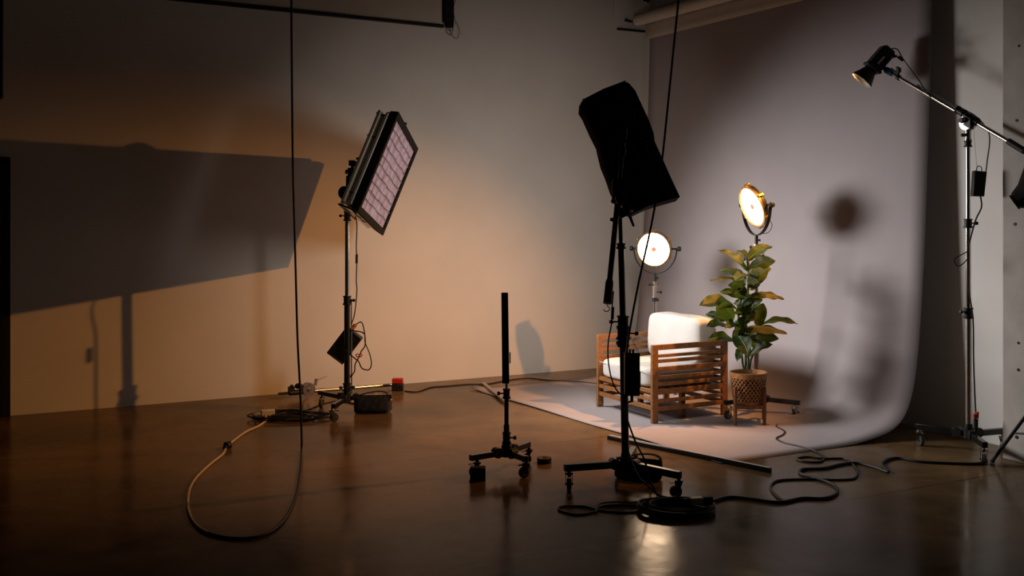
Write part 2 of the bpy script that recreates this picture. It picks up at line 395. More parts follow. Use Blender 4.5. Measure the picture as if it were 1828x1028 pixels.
def roller_base(root, C, radii, angs, legz=.128, lw=.034, lh=.036, fork='chrome', heads=None, skip=(), R=.036):
    C = V((C[0], C[1], 0))
    for i, (r, an) in enumerate(zip(radii, angs)):
        an = math.radians(an); d = V((math.cos(an), math.sin(an), 0)); s_ = V((-d.y, d.x, 0))
        m = MB(); m.beam(C+d*.03+UP*legz, C+d*(r+.03)+UP*legz, lw, lh)
        m.build('leg', 'gloss_black', root, bevel=.003)
        if i in skip: continue
        hd = (heads[i] if heads else 40+100*i)
        caster(root, C+d*r, legz-lh/2, math.radians(hd), fork, R)
    m = MB(); m.cyl(C+UP*(legz-.03), C+UP*(legz+.045), .034, seg=20); m.cyl(C+UP*(legz+.04), C+UP*(legz+.07), .028, .026, 16)
    for an in angs:
        an = math.radians(an); d = V((math.cos(an), math.sin(an), 0)); s_ = V((-d.y, d.x, 0))
        q = C+d*.075+UP*(legz+.005)
        m.cyl(q-s_*.024, q+s_*.024, .034, seg=14)
    m.build('hub', 'black', root, bevel=.002)
def collar(root, p, r=.027, h=.05, dirs=((1, 0, 0),), mat='black', up=UP, L=.03):
    m = MB(); up = V(up).normalized(); p = V(p); m.cyl(p-up*h/2, p+up*h/2, r, seg=16); m.cyl(p-up*h/2-up*.008, p-up*h/2+up*.004, r*1.25, seg=16); m.cyl(p+up*h/2-up*.004, p+up*h/2+up*.006, r*1.15, seg=16)
    c = m.build('collar', mat, root)
    for d in dirs:
        m = MB(); m.knob(p+V(d).normalized()*r*.8, d, L); m.build('knob', 'black', c)
    return c
def grip_head(root, p, axis, R=.042, mat='black'):
    p = V(p); axis = V(axis).normalized(); m = MB()
    m.cyl(p-axis*.03, p-axis*.008, R, seg=22); m.cyl(p+axis*.008, p+axis*.03, R, seg=22); m.cyl(p-axis*.04, p+axis*.045, .012, seg=10)
    m.cyl(p-axis*.009, p+axis*.009, R*.55, seg=16)
    g = m.build('grip_head', mat, root)
    m = MB(); e = p+axis*.045; m.beam(e-UP*.03, e+UP*.035, .016, .012, axis); m.cyl(e, e+axis*.012, .013, seg=10); m.build('handle', 'black', g)
    return g
X1, Y1 = V((1, 0, 0)), V((0, 1, 0))

# ---- left stand with the gridded panel
LC = V((-1.37, 8.54, 0))
st = thing('light_stand', LC, 'black and chrome rolling stand holding the tilted gridded panel in front of the long wall', 'light stand')
roller_base(st, LC, (.36, .34, .34), (136, 262, 14), heads=(80, 200, 20))
top = V((-1.365, 8.53, 1.70))
m = MB(); m.cyl(LC+UP*.16, V((-1.368, 8.536, .93)), .0245); m.build('lower_pole', 'gloss_black', st)
m = MB(); m.cyl(V((-1.368, 8.536, .93)), top, .0185); m.build('upper_pole', 'chrome', st)
m = MB(); m.cyl(LC+V((.035, .02, .16)), V((-1.335, 8.55, .95)), .006, seg=8); m.build('side_rod', 'steel', st)
collar(st, LC+UP*.22, .03, .05, ((-.8, -.6, 0), (.9, -.3, 0)))
collar(st, V((-1.367, 8.535, .94)), .030, .06, ((1, -.2, 0),))
collar(st, V((-1.365, 8.53, 1.64)), .027, .07, ((-1, -.1, 0),), 'steel')
collar(st, V((-1.365, 8.53, 1.73)), .02, .05, ((-1, .2, .1),), 'black')
grip_head(st, V((-1.375, 8.51, 1.83)), V((-.35, -1, 0)), .055)
m = MB(); m.cyl(V((-1.365, 8.53, 1.72)), V((-1.355, 8.51, 1.97)), .017); m.cyl(V((-1.355, 8.51, 1.95)), V((-1.31, 8.5, 2.06)), .014)
m.box(V((-1.33, 8.5, 2.0)), X1, Y1, UP, .05, .04, .07); m.build('riser', 'black', st, bevel=.003)
m = MB(); m.cyl(V((-1.33, 8.50, 2.075)), V((-1.19, 8.52, 2.06)), .019); m.box(V((-1.32, 8.5, 2.075)), X1, Y1, UP, .05, .05, .045); m.knob(V((-1.27, 8.5, 2.08)), (0, 0, 1), .03); m.knob(V((-1.34, 8.48, 2.0)), (-1, -.2, .1), .02, .02); m.knob(V((-1.28, 8.48, 1.93)), (.3, -1, .6), .03)
m.beam(V((-1.35, 8.5, 1.86)), V((-1.22, 8.5, 1.86)), .05, .06); m.beam(V((-1.33, 8.5, 1.92)), V((-1.22, 8.5, 1.97)), .03, .03); m.build('panel_clamp', 'black', st, bevel=.003)
# the panel
PT = A(709, 205, 8.10); PU = A(640, 373, 8.00)-PT; PV = A(743, 268, 9.27)-PT; PN = PU.cross(PV).normalized()
u1, v1 = PU.normalized(), PV.normalized(); LU, LV = PU.length, PV.length; PC = PT+PU/2+PV/2
pn = thing('led_panel', PC, 'silver-bodied rectangular light panel with lavender fabric grid, tilted on the left rolling stand', 'light panel')
def slab(m, uu, vv, d0, d1, uu2=None, vv2=None, cx=0, cy=0):
    uu2 = uu if uu2 is None else uu2; vv2 = vv if vv2 is None else vv2
    c = PC+u1*cx+v1*cy
    B0 = [c+u1*uu/2*i+v1*vv/2*j+PN*d0 for i, j in ((-1, -1), (1, -1), (1, 1), (-1, 1))]
    B1 = [c+u1*uu2/2*i+v1*vv2/2*j+PN*d1 for i, j in ((-1, -1), (1, -1), (1, 1), (-1, 1))]
    m.hexa(B0+B1)
m = MB(); slab(m, LU-.02, LV-.02, -.155, -.120); slab(m, LU-.05, LV-.05, -.120, -.085); slab(m, LU-.0, LV-.0, -.085, -.055)
m.build('housing', 'silver', pn, bevel=.007)
for q_, d_ in ((-.137, .019), (-.075, .017)):
    for e_, f_, L_ in ((-v1*(LV/2-.006), u1, LU-.03), (u1*(LU/2-.006), v1, LV-.03)):
        m = MB(); c_ = PC+e_+PN*q_; m.cyl(c_-f_*L_/2, c_+f_*L_/2, d_, seg=18); m.build('glint_rail', 'glint_silver', pn)  # half-round rails added to catch the spot as bright strips
m = MB()
def frame(m, uo, vo, ui, vi, d0, d1, uo2=None, vo2=None, ui2=None, vi2=None):
    uo2 = uo2 or uo; vo2 = vo2 or vo; ui2 = ui2 or ui; vi2 = vi2 or vi
    def ring(uu, vv, d): return [m.bm.verts.new(PC+u1*uu/2*i+v1*vv/2*j+PN*d) for i, j in ((-1, -1), (1, -1), (1, 1), (-1, 1))]
    a0, b0, c0, d_0 = ring(uo, vo, d0), ring(uo2, vo2, d1), ring(ui2, vi2, d1), ring(ui, vi, d0)
    for p, q in ((a0, b0), (b0, c0), (c0, d_0), (d_0, a0)):
        for k in range(4): m.face([p[k], p[(k+1) % 4], q[(k+1) % 4], q[k]])
frame(m, LU+.02, LV+.02, LU-.0, LV-.0, -.06, .01, LU+.05, LV+.05, LU-.06, LV-.07)
m.build('grid_skirt', 'cloth', pn, bevel=.006)
m, nt, p = newmat('lavender_fabric'); p.inputs['Base Color'].default_value = (.30, .24, .30, 1); p.inputs['Roughness'].default_value = .9
p.inputs['Emission Color'].default_value = (.50, .39, .44, 1); p.inputs['Emission Strength'].default_value = .40
tc = nt.nodes.new('ShaderNodeTexCoord'); nz = nt.nodes.new('ShaderNodeTexNoise'); nz.inputs['Scale'].default_value = 12; nz.inputs['Detail'].default_value = 5
mr = nt.nodes.new('ShaderNodeMapRange'); mr.inputs[1].default_value = .3; mr.inputs[2].default_value = .7; mr.inputs[3].default_value = .10; mr.inputs[4].default_value = .36
nt.links.new(tc.outputs['Object'], nz.inputs['Vector']); nt.links.new(nz.outputs['Fac'], mr.inputs[0]); nt.links.new(mr.outputs[0], p.inputs['Emission Strength']); M['lavender'] = m
m = MB(); slab(m, LU-.05, LV-.05, -.02, -.012); m.build('diffuser', 'lavender', pn)
m = MB(); gu, gv = LU-.06, LV-.07
for k in range(1, 10):
    q = -gu/2+gu*k/10
    pts = [PC+u1*(q+.006*math.sin(j*1.9+k*2.1))+v1*(-gv/2+gv*j/14)+PN*(.002+.003*math.sin(j*2.3+k)) for j in range(15)]
    m.tube(pts, .0028, 5)
for k in range(1, 5):
    q = -gv/2+gv*k/5
    m.mat('lavender'); m.beam(PC+v1*q-u1*gu/2-PN*.015, PC+v1*q+u1*gu/2-PN*.015, .002, .03, PN)
m2 = m
o = None
# two meshes: the dotted seams and the lengthwise fabric walls
for k in range(1, 10):
    seams = MB()
    q = -gu/2+gu*k/10
    for j in range(34):
        if j % 1 == 0:
            f0 = -gv/2+gv*j/34; f1 = f0+gv/34*.62
            wv = lambda f: q+.004*math.sin(f*14+k*2.1)
            seams.beam(PC+u1*wv(f0)+v1*f0+PN*.001, PC+u1*wv(f1)+v1*f1+PN*.001, .004, .004, PN)
    seams.build('grid_seam', 'black', pn)
m2.bm.free()
walls = MB()
for k in range(1, 10):
    q = -gu/2+gu*k/10; walls.beam(PC+u1*q-v1*gv/2-PN*.006, PC+u1*q+v1*gv/2-PN*.006, .0015, .012, PN)
for k in range(1, 6):
    q = -gv/2+gv*k/6; walls.beam(PC+v1*q-u1*gu/2-PN*.006, PC+v1*q+u1*gu/2-PN*.006, .0015, .012, PN)
walls.build('fabric_grid', 'lavender', pn)
for cu in (-.36, -.17, .30, .42):
    m = MB(); frameP = []
    for i, j, d in ((0, -1, -.158), (0, -1, -.05), ):
        frameP.append(PC+u1*cu+v1*j*(LV/2+.003)+PN*d)
    m.tube([PC+u1*cu+v1*.1-PN*.160]+frameP[:1]+[frameP[1]]+[PC+u1*(cu+.02)-v1*(LV/2+.012)+PN*.0], .005 if cu != .42 else .008, 6); m.build('strap', 'black', pn)
for jv in (-.12, .1):
    m = MB(); m.tube([PC+v1*jv+u1*.2-PN*.160, PC+v1*jv+u1*(LU/2+.003)-PN*.158, PC+v1*jv+u1*(LU/2+.004)-PN*.05], .005, 6); m.tube([PC+v1*jv+u1*(LU/2+.012)-PN*.085+PN*.018*math.cos(x)+v1*.018*math.sin(x) for x in [i*math.pi/6 for i in range(12)]], .003, 5, closed=True); m.build('strap', 'black', pn)
m = MB(); tp = PC-u1*(LU/2+.012)-v1*.19-PN*.09; m.box(tp, v1, PN, u1, .09, .09, .004); m.box(tp-PN*.02-u1*.01, v1, PN, u1, .05, .06, .004); m.build('tape', 'tape', pn)
m = MB(); m.cyl(PC-u1*(LU/2+.0)-v1*.19-PN*.11, PC-u1*(LU/2+.035)-v1*.19-PN*.11, .014); m.build('corner_post', 'black', pn); m = MB(); m.cyl(PC-u1*LU/2+PN*0-v1*.2, PC-u1*(LU/2+.045)-v1*.2, .01); m.build('corner_post', 'black', pn)
ld = D.lights.new('panel_light', 'AREA'); ld.shape = 'RECTANGLE'; ld.size = LU-.08; ld.size_y = LV-.09; ld.energy = PANEL_W; ld.color = PANEL_C; ld.spread = math.radians(84)
lo = D.objects.new('panel_light', ld); COL.objects.link(lo); lo.parent = pn
Rm = Matrix((u1, v1.cross(-PN)*0+(-PN).cross(u1)*-1*-1, -PN)).transposed()
zax = -PN; xax = u1; yax = zax.cross(xax); Rm = Matrix((xax, yax, zax)).transposed()
lo.matrix_local = Matrix.Translation(PN*.012) @ Rm.to_4x4()

# ballast, sandbag, cords by the left stand
def obox(m, c, ax, sx, sy, sz, dy=Y1):
    ax = ax.normalized(); sd = ax.cross(dy).normalized(); return m.box(c, sd, sd.cross(ax), ax, sx, sy, sz)
BC = A(616, 616, 8.64); bax = (A(638, 590, 8.64)-A(597, 644, 8.64)).normalized()
bl = thing('ballast_box', BC-UP*.14, 'black rectangular power ballast hung at an angle on the left stand pole', 'ballast')
m = MB(); obox(m, BC, bax, .165, .09, .275); obox(m, BC+bax*.128, bax, .155, .095, .012); obox(m, BC-bax*.128, bax, .155, .095, .012)
sdx = bax.cross(Y1).normalized(); m.box(BC-bax*.1-sdx*.08, sdx, Y1, bax, .02, .03, .02); m.build('case', 'black', bl, bevel=.006)
m = MB(); m.cyl(BC+bax*.125+sdx*.035, BC+bax*.175+sdx*.035, .016); m.build('plug', 'rubber', bl)
m = MB(); m.cyl(BC+bax*.150+sdx*.035, BC+bax*.19+sdx*.035, .0175); m.build('orange_collar', 'orange', bl)
p0 = BC+bax*.19+sdx*.035
pts = [p0, p0+V((.05, 0, .02)), A(650, 590, 8.4), A(652, 615, 8.4), A(645, 627, 8.4), A(641, 637, 8.4), A(634, 650, 8.4), A(633, 662, 8.4), A(626, 673, 8.42), V((-1.33, 8.50, .33))]
cable('power_cord', pts, .005, 'rubber', 'thin black cord looping from the ballast down to the base of the left stand')
pts = [BC+bax*.1+sdx*.08, A(648, 594, 8.38), A(652, 612, 8.38), A(660, 632, 8.38), A(663, 650, 8.38), A(658, 660, 8.38), A(646, 657, 8.38), A(640, 645, 8.38), A(630, 637, 8.38), BC-bax*.03+sdx*.078]
cable('power_cord', pts, .005, 'rubber', 'black cord making a hanging loop to the right of the left ballast')
m = MB(); q = A(641, 635, 8.385)
m.tube([q+V((.014*math.cos(x)-.012, 0, .011*math.sin(x)+.003)) for x in [i*math.pi/8 for i in range(16)]], .0045, 6, closed=True)
m.tube([q+V((.011*math.cos(x)+.013, 0, .011*math.sin(x)+.004)) for x in [i*math.pi/8 for i in range(16)]], .0045, 6, closed=True); m.cyl(q-UP*.02-X1*.008, q+X1*.01, .005)
tag(m.build('cable_clip', 'red', loc=q), 'small red clip holding the looped cord beside the left stand', 'clip')
cable('lamp_cable', [PC+u1*.38-PN*.165, A(637, 400, 8.42), A(636, 440, 8.42), A(637, 462, 8.42), A(636, 500, 8.42), A(637, 520, 8.42), A(633, 560, 8.42), A(627, 579, 8.42)], .0045, 'rubber', 'thin black cable dropping from the left gridded panel to its ballast')
m = MB(); m.cyl(A(637, 454, 8.40), A(636.6, 470, 8.40), .010); tag(m.build('cable_connector', 'rubber', loc=A(637, 470, 8.40)), 'inline black connector halfway down the thin cable from the gridded panel', 'connector')
def bag(m, P, n=None):                                  # P: bottom ring 4 pts + top ring 4 pts, puffed
    m.hexa(P)
def sandbag(name, c, ax, L, W, Hh, label, topw=.35, parent=None):
    sd = V((-ax.y, ax.x, 0)); m = MB(); NL, NR = 14, 16; rings = []
    for i in range(NL+1):
        x = (i/NL-.5)*L; e = 1-(abs(i/NL-.5)*2)**5*.35; ring = []
        for k in range(NR):
            t = 2*math.pi*k/NR; cs, sn = math.cos(t), math.sin(t)
            yy = W/2*math.copysign(abs(cs)**.7, cs); zz = (math.copysign(abs(sn)**.7, sn)+1)/2
            yy *= (1-(1-topw)*zz)*e; zz = zz*Hh*(.92+.08*e)
            wob = .006*math.sin(i*2.1+k*1.7)+.004*math.sin(i*5+k*3)
            ring.append(m.bm.verts.new(c+ax*x+sd*(yy+wob*(zz > .01))+UP*(zz+.001)))
        rings.append(ring)
    for r0, r1 in zip(rings, rings[1:]):
        for k in range(NR): m.face([r0[k], r0[(k+1) % NR], r1[(k+1) % NR], r1[k]])
    m.face(rings[0][::-1]); m.face(rings[-1])
    t = thing(name, c, label, 'sandbag')
    m.build('bag_body', 'cloth', t, subsurf=1)
    m = MB(); P = spline([c-ax*L*.4+UP*(Hh-.005), c-ax*L*.1+UP*(Hh+.018), c+ax*L*.25+UP*(Hh+.03), c+ax*L*.45+UP*(Hh+.01), c+ax*L*.49+UP*(Hh-.05)])
    for q0, q1 in zip(P, P[1:]): m.beam(q0, q1, .035, .006)
    m.build('strap', 'cloth', t)
    return t
sandbag('sandbag', F(663, 737), V((1, .08, 0)).normalized(), .29, .17, .15, 'black saddle sandbag slumped beside the left rolling stand')
# chrome boom lying on the floor behind the left stand
g0, g1 = F(520, 713), F(703, 693)
bm_ = thing('boom_pole', g0, 'chrome boom pole with grip clamps lying on the floor along the wall', 'pole')
g0z, g1z = g0+UP*.06, g1+UP*.035
m = MB(); m.cyl(g0z+(g1z-g0z)*.05, g1z, .0165, seg=14); m.build('tube', 'chrome', bm_)
dd = (g1z-g0z).normalized()
m = MB(); q = g0z+dd*.16; nn = V((dd.y, -dd.x, 0)); m.cyl(q-nn*.03+UP*.02, q-nn*.01+UP*.02, .06); m.cyl(q+nn*.01+UP*.02, q+nn*.03+UP*.02, .06); m.cyl(q-nn*.05+UP*.02, q+nn*.05+UP*.02, .014); m.build('grip_head', 'steel', bm_)
m = MB(); m.cyl(g0z-dd*.02, g0z+dd*.10, .024); m.cyl(g0z-dd*.12, g0z, .012); m.box(g0z+dd*.0+UP*.03, dd, nn, UP, .05, .04, .05); m.knob(g0z+dd*.02+UP*.03, UP-dd*.6, .03, .018); m.ball(q-dd*.09+UP*.055, .03, 10, (1.3, 1, .9)); m.build('clamp', 'black', bm_)
m = MB(); q2 = q+dd*.07+UP*.05; m.beam(q2, q2+UP*.06+dd*.01, .02, .022); m.cyl(q2+UP*.045, q2+UP*.075+dd*.11, .009, .006); m.cyl(g0z+dd*.1, g0z+dd*.32, .02); m.build('handle', 'steel', bm_)
# red and black battery box
q = F(710, 697); 
bt = thing('battery_box', q, 'small box with red top and black lower half on the floor by the wall', 'box')
m = MB(); m.box(q+UP*.035, X1, Y1, UP, .105, .08, .07); m.build('case', 'black', bt, bevel=.006)
m = MB(); m.box(q+UP*.093, X1, Y1, UP, .10, .075, .045); m.build('red_lid', 'red', bt, bevel=.005)
m = MB(); m.cyl(q+V((.01, -.04, .055)), q+V((.01, -.046, .055)), .006); m.build('stud', 'chrome', bt); m = MB(); m.cyl(q+V((.035, -.04, .055)), q+V((.035, -.046, .055)), .006); m.build('stud', 'chrome', bt)
cable('floor_cable', [F(722, 699), F(745, 700), F(770, 692), F(795, 690), F(830, 687), F(870, 686), F(905, 680), F(940, 676), F(975, 679), F(1010, 681), F(1060, 685), F(1100, 690)], .0055, 'rubber', 'thin black cable running along the foot of the back wall towards the armchair')

# heap of cable and the cream extension at left
random.seed(3)
hp = []
cx0 = F(515, 746)
for i in range(60):
    t = i*.62; rr = .11+.05*math.sin(i*.37)
    hp.append(cx0+V((math.cos(t)*rr*1.9+.05*math.sin(i*1.3), math.sin(t)*rr*1.3, .008+.0004*i)))
cable('cable_heap', hp, .0065, 'rubber', 'untidy heap of black cable on the floor left of the rolling stand', 'cable')
cable('floor_cable', [F(462, 753), F(500, 750), F(540, 752), F(580, 742), F(600, 728), F(612, 718), F(640, 722), F(700, 720)], .006, 'rubber', 'black cable trailing from the cable heap under the legs of the left stand')
cable('floor_cable', [F(490, 735), F(520, 735), F(550, 732), F(575, 722), F(620, 712)], .005, 'rubber', 'thin black cable running from the cream socket behind the left stand caster')
q = F(478, 745)
sk = thing('extension_socket', q, 'cream extension socket block at the end of the cream cord, left cable heap', 'socket')
sax = V((.94, .34, 0)).normalized(); m = MB(); m.box(q+UP*.035, sax, V((-sax.y, sax.x, 0)), UP, .11, .05, .055); m.hexa([q+sax*x+V((-sax.y, sax.x, 0))*y+UP*z for x, y, z in ((-.055, -.022, .015), (-.055, .022, .015), (-.055, .022, .05), (-.055, -.022, .05), (-.12, -.010, .02), (-.12, .010, .02), (-.12, .010, .035), (-.12, -.010, .035))]); m.build('body', 'white_plastic', sk, bevel=.006)
m = MB(); m.cyl(q+sax*.056+UP*.037, q+sax*.085+UP*.037, .024); m.build('plug', 'rubber', sk)
cable('extension_cable', [q+V((-.01, -.04, .03)), F(475, 752), F(462, 762), F(440, 772), F(420, 786), F(405, 799), F(398, 812), F(378, 828), F(358, 846), F(345, 862), F(337, 880), F(335, 905), F(341, 926), F(354, 943), F(372, 954)], .0085, 'white_cable', 'cream extension cord curving across the dark floor from the cream socket', 'cord')
cable('ceiling_cable', [F(372, 954), F(400, 961), F(440, 963), F(475, 955), F(502, 936), F(520, 908), F(531, 875), F(536, 840), F(538, 808), A(538.5, 780, 7.2)+UP*.0, A(536, 700, 7.2), A(531, 600, 7.2), A(527, 450, 7.2), A(523, 300, 7.2), A(521, 130, 7.2), A(520, 0, 7.2), A(520, -150, 7.2), V(((520-CX)/FPX*7.2, 7.2, CEIL))], .0075, 'rubber', 'long black cable hanging from the ceiling at left and looping over the floor')
q = F(404, 801)
m = MB(); m.lathe(q+V((0, -.012, .024)), V((.5, .8, 0)), [(0, .012), (.0, .026), (.035, .026), (.035, .012)], 14); m.ball(q+V((.0, -.03, .015)), .018, 10)
tag(m.build('cord_clip', 'rubber', loc=q), 'round black clip wrapped around the cream cord', 'clip')

# ------------------------------------------------------------------ tube light on its low stand
TC = V((-.035, 6.62, 0))
ts = thing('low_stand', TC, 'short black rolling stand carrying the upright black tube light', 'light stand')
roller_base(ts, TC, (.25, .20, .24), (216, 303, 57), legz=.124, fork='black', heads=(0, 30, 0), skip=(), R=.034)
m = MB(); m.cyl(TC+UP*.15, TC+UP*.30, .019); m.cyl(TC+UP*.28, TC+UP*.52, .0145); m.build('pole', 'gloss_black', ts)
collar(ts, TC+UP*.215, .024, .06, ((1, 0, 0),)); collar(ts, TC+UP*.50, .021, .05, ((-1, 0, 0),))
m = MB(); m.cyl(TC+UP*.52, TC+UP*.565, .008); m.build('pin', 'chrome', ts)
tl = thing('tube_light', TC+UP*.56, 'tall thin black tube light seen from behind, standing upright at centre', 'tube light')
m = MB(); tz0, tz1 = .565, 1.148; tcx = TC+V((-.008, 0, 0))
m.hexa([V((tcx.x+dx, tcx.y+dy, tz0)) for dx, dy in ((-.020, -.02), (.026, -.02), (.026, .02), (-.020, .02))]+[V((tcx.x+dx, tcx.y+dy, tz1)) for dx, dy in ((-.026, -.02), (.018, -.02), (.018, .02), (-.026, .02))]); m.build('tube_body', 'black', tl, bevel=.005)
m = MB(); m.box(V((tcx.x+.03, tcx.y, .73)), X1, Y1, UP, .008, .02, .07); m.build('switch', 'steel', tl)
q = F(853, 857); m = MB(); m.box(q+UP*.042, X1, Y1, UP, .095, .06, .084); m.box(q+UP*.04-Y1*.032+X1*0, X1, Y1, UP, .075, .006, .06)
tag(m.build('weight_block', 'rubber', loc=q, bevel=.006), 'small black weight block on the floor under the left leg of the low stand', 'weight')
q = F(972, 829)+Y1*.047
tpz = thing('tape_roll', q, 'roll of black tape lying flat on the floor between the two middle stands', 'tape')
m = MB(); m.lathe(q, UP, [(0, .03), (0, .048), (.034, .048), (.034, .03)], 32, caps=False); m.lathe(q, UP, [(0, .03), (.034, .03)], 32, caps=False); m.build('tape', 'rubber', tpz)
m = MB(); m.lathe(q, UP, [(.001, .027), (.001, .0302), (.033, .0302), (.033, .027), (.001, .027)], 32, caps=False); m.build('core', 'tape', tpz)

# ------------------------------------------------------------------ centre stand, boom, black panel
CC = V((.69, 6.26, 0))
cs = thing('light_stand', CC, 'tall black rolling stand in front of the armchair carrying the black panel on its arm', 'light stand')
roller_base(cs, CC, (.36, .37, .36), (195, 316, 76), legz=.135, lw=.038, lh=.042, fork='black', heads=(90, 10, 60))
j1 = V((.655, 6.25, 1.69))
m = MB(); m.cyl(CC+UP*.17, V((.675, 6.255, .97)), .0235); m.build('lower_pole', 'gloss_black', cs)
m = MB(); m.cyl(V((.675, 6.255, .95)), V((.662, 6.25, 1.46)), .0195); m.cyl(V((.662, 6.25, 1.45)), j1, .013); m.build('upper_pole', 'gloss_black', cs)
collar(cs, V((.675, 6.255, 1.0)), .033, .06, ((-1, -.2, 0),), L=.045); collar(cs, V((.676, 6.255, .93)), .036, .06, ((1, -.3, 0),), L=.05); collar(cs, V((.677, 6.255, .87)), .03, .03, ((-1, 0, 0),), L=.005)
collar(cs, V((.662, 6.25, 1.46)), .024, .02, ())
grip_head(cs, V((.652, 6.20, 1.745)), V((.3, -1, 0)), .04)
m = MB(); m.box(V((.65, 6.235, 1.79)), X1, Y1, UP, .075, .07, .15); m.cyl(V((.62, 6.21, 1.72)), V((.62, 6.21, 1.86)), .018); m.knob(V((.625, 6.21, 1.83)), (-1, 0, 0), .005, .012); m.knob(V((.625, 6.21, 1.78)), (-1, 0, 0), .005, .012); m.knob(V((.62, 6.21, 1.73)), (-1, -.3, 0), .008, .013)
m.box(V((.69, 6.24, 1.69)), X1, Y1, UP, .05, .05, .06); m.build('tilt_joint', 'black', cs, bevel=.006)
b0, b1 = V((.558, 6.02, 1.13)), V((.695, 6.36, 2.16)); bd_ = (b1-b0).normalized()
m = MB(); m.cyl(b0+bd_*.12, b0+bd_*.62, .017); m.cyl(b0+bd_*.60, b0+bd_*1.02, .014); m.build('boom_arm', 'gloss_black', cs)
m = MB(); m.cyl(b0, b0+bd_*.13, .025, .024, 16); m.cyl(b0+bd_*.13, b0+bd_*.15, .024, .017, 16); m.build('boom_handle', 'rubber', cs)
m = MB(); m.tube(spline([b0, b0-UP*.015, b0+V((.012, 0, -.026)), b0+V((.008, 0, -.042)), b0+V((-.012, 0, -.046)), b0+V((-.022, 0, -.034))]), .003, 6); m.build('hook', 'steel', cs)
m = MB(); m.knob(b0+bd_*.52, (-1, 0, 0), .02, .012); m.build('lock_knob', 'black', cs); m = MB(); m.cyl(b1-bd_*.16, b1-bd_*.11, .022); m.build('boom_collar', 'black', cs); m = MB(); m.cyl(b1-bd_*.05, b1+bd_*.02, .018); m.build('boom_tip', 'black', cs)
# black panel, seen from behind
o2 = [(1040, 178), (1041, 176), (1078, 157), (1115, 143), (1124, 147), (1135, 160), (1146, 184), (1160, 214), (1168, 236), (1170, 251), (1184, 282), (1200, 318), (1215, 350), (1190, 357), (1160, 366), (1131, 380), (1122, 372), (1110, 362), (1097, 338), (1088, 312), (1079, 290), (1074, 270), (1071, 256), (1058, 230), (1046, 203), (1039, 192)]
def cpY(px, py): return 6.50 + .0007*(px-1122) - .0013*(py-262)
front, back = [], []
pc = A(1122, 262, cpY(1122, 262)); cp = thing('led_panel', pc, 'large black fabric light panel seen from behind, tilted on top of the middle stand', 'light panel')
e1 = (A(1215, 350, cpY(1215, 350))-A(1115, 143, cpY(1115, 143))).normalized(); e2 = (A(1040, 178, cpY(1040, 178))-A(1115, 143, cpY(1115, 143))).normalized()
CN = e1.cross(e2).normalized()
if CN.y < 0: CN = -CN
m = MB(); P = [A(x, y, cpY(x, y)) for x, y in o2]; n = len(P)
r0 = [m.bm.verts.new(p+(pc-p)*.05) for p in P]; r1 = [m.bm.verts.new(p+CN*.012) for p in P]; r2 = [m.bm.verts.new(p+CN*.10+(p-pc)*.0) for p in P]
r3 = [m.bm.verts.new(p+(pc-p)*.12+CN*.10) for p in P]; cb = m.bm.verts.new(pc-CN*.006); cf = m.bm.verts.new(pc+CN*.10)
for p_, q_ in ((r0, r1), (r1, r2), (r2, r3)):
    for k in range(n): m.face([p_[k], p_[(k+1) % n], q_[(k+1) % n], q_[k]])
for k in range(n): m.face([r0[k], cb, r0[(k+1) % n]]); 
m.build('fabric_shell', 'cloth', cp)
m = MB(); rr = [m.bm.verts.new(p+(pc-p)*.12+CN*.085) for p in P]; m.face(rr); m.build('diffuser', 'canvas', cp)
l2d = D.lights.new('panel_light', 'AREA'); l2d.shape = 'RECTANGLE'; l2d.size = .66; l2d.size_y = .28; l2d.energy = PANEL2_W; l2d.color = (1, .86, .74); l2d.spread = math.radians(96)
l2o = D.objects.new('panel_light', l2d); COL.objects.link(l2o); l2o.parent = cp
l2o.matrix_local = Matrix.Translation(CN*.112) @ Matrix((e1, (-CN).cross(e1), -CN)).transposed().to_4x4()
for x, y in ((1115, 146), (1042, 178), (1128, 376), (1119, 377)):
    m = MB(); m.ball(A(x, y, cpY(x, y)-.01), .009, 8); m.build('corner_clip', 'steel', cp)
m = MB(); m.cyl(b1-bd_*.02, b1+CN*.12+UP*.0, .016); m.box(b1+CN*.05, X1, Y1, UP, .05, .05, .05); m.build('mount', 'black', cp)
q = A(1118, 382, 6.22)
m = MB(); m.box(q+V((-.03, 0, -.0)), X1, Y1, UP, .08, .03, .025); m.cyl(q+V((.02, 0, -.01)), q+V((.045, 0, -.075)), .010, .007); m.cyl(q, q+V((-.04, -.0, -.02)), .012)
m.build('clamp_handle', 'black', cs, bevel=.002)
# centre ballast
BC = A(1128, 668, 6.13); bl = thing('ballast_box', BC-UP*.13, 'black power ballast hung upright on the middle stand in front of the armchair seat', 'ballast')
m = MB(); m.box(BC, X1, Y1, UP, .090, .06, .25); m.box(BC+V((0, 0, .125)), X1, Y1, UP, .094, .064, .012); m.box(BC+V((.035, -.0, -.03)), X1, Y1, UP, .03, .05, .1); m.build('case', 'black', bl, bevel=.006)
m = MB()
for dx in (-.03, -.012, .008): m = MB(); m.cyl(BC+V((dx, 0, .13)), BC+V((dx, 0, .15)), .007); m.build('socket', 'steel', bl)
m = MB(); m.tube([BC+V((.04, 0, .13)), A(1125, 600, 6.16)], .0015, 5); m.build('hanging_wire', 'steel', bl); m = MB(); m.tube([BC+V((-.035, 0, .13)), A(1120, 600, 6.16)], .0015, 5); m.build('hanging_wire', 'steel', bl)
m = MB(); m.cyl(BC+V((0, 0, -.125)), BC+V((.0, 0, -.165)), .009); m.build('plug', 'rubber', bl)
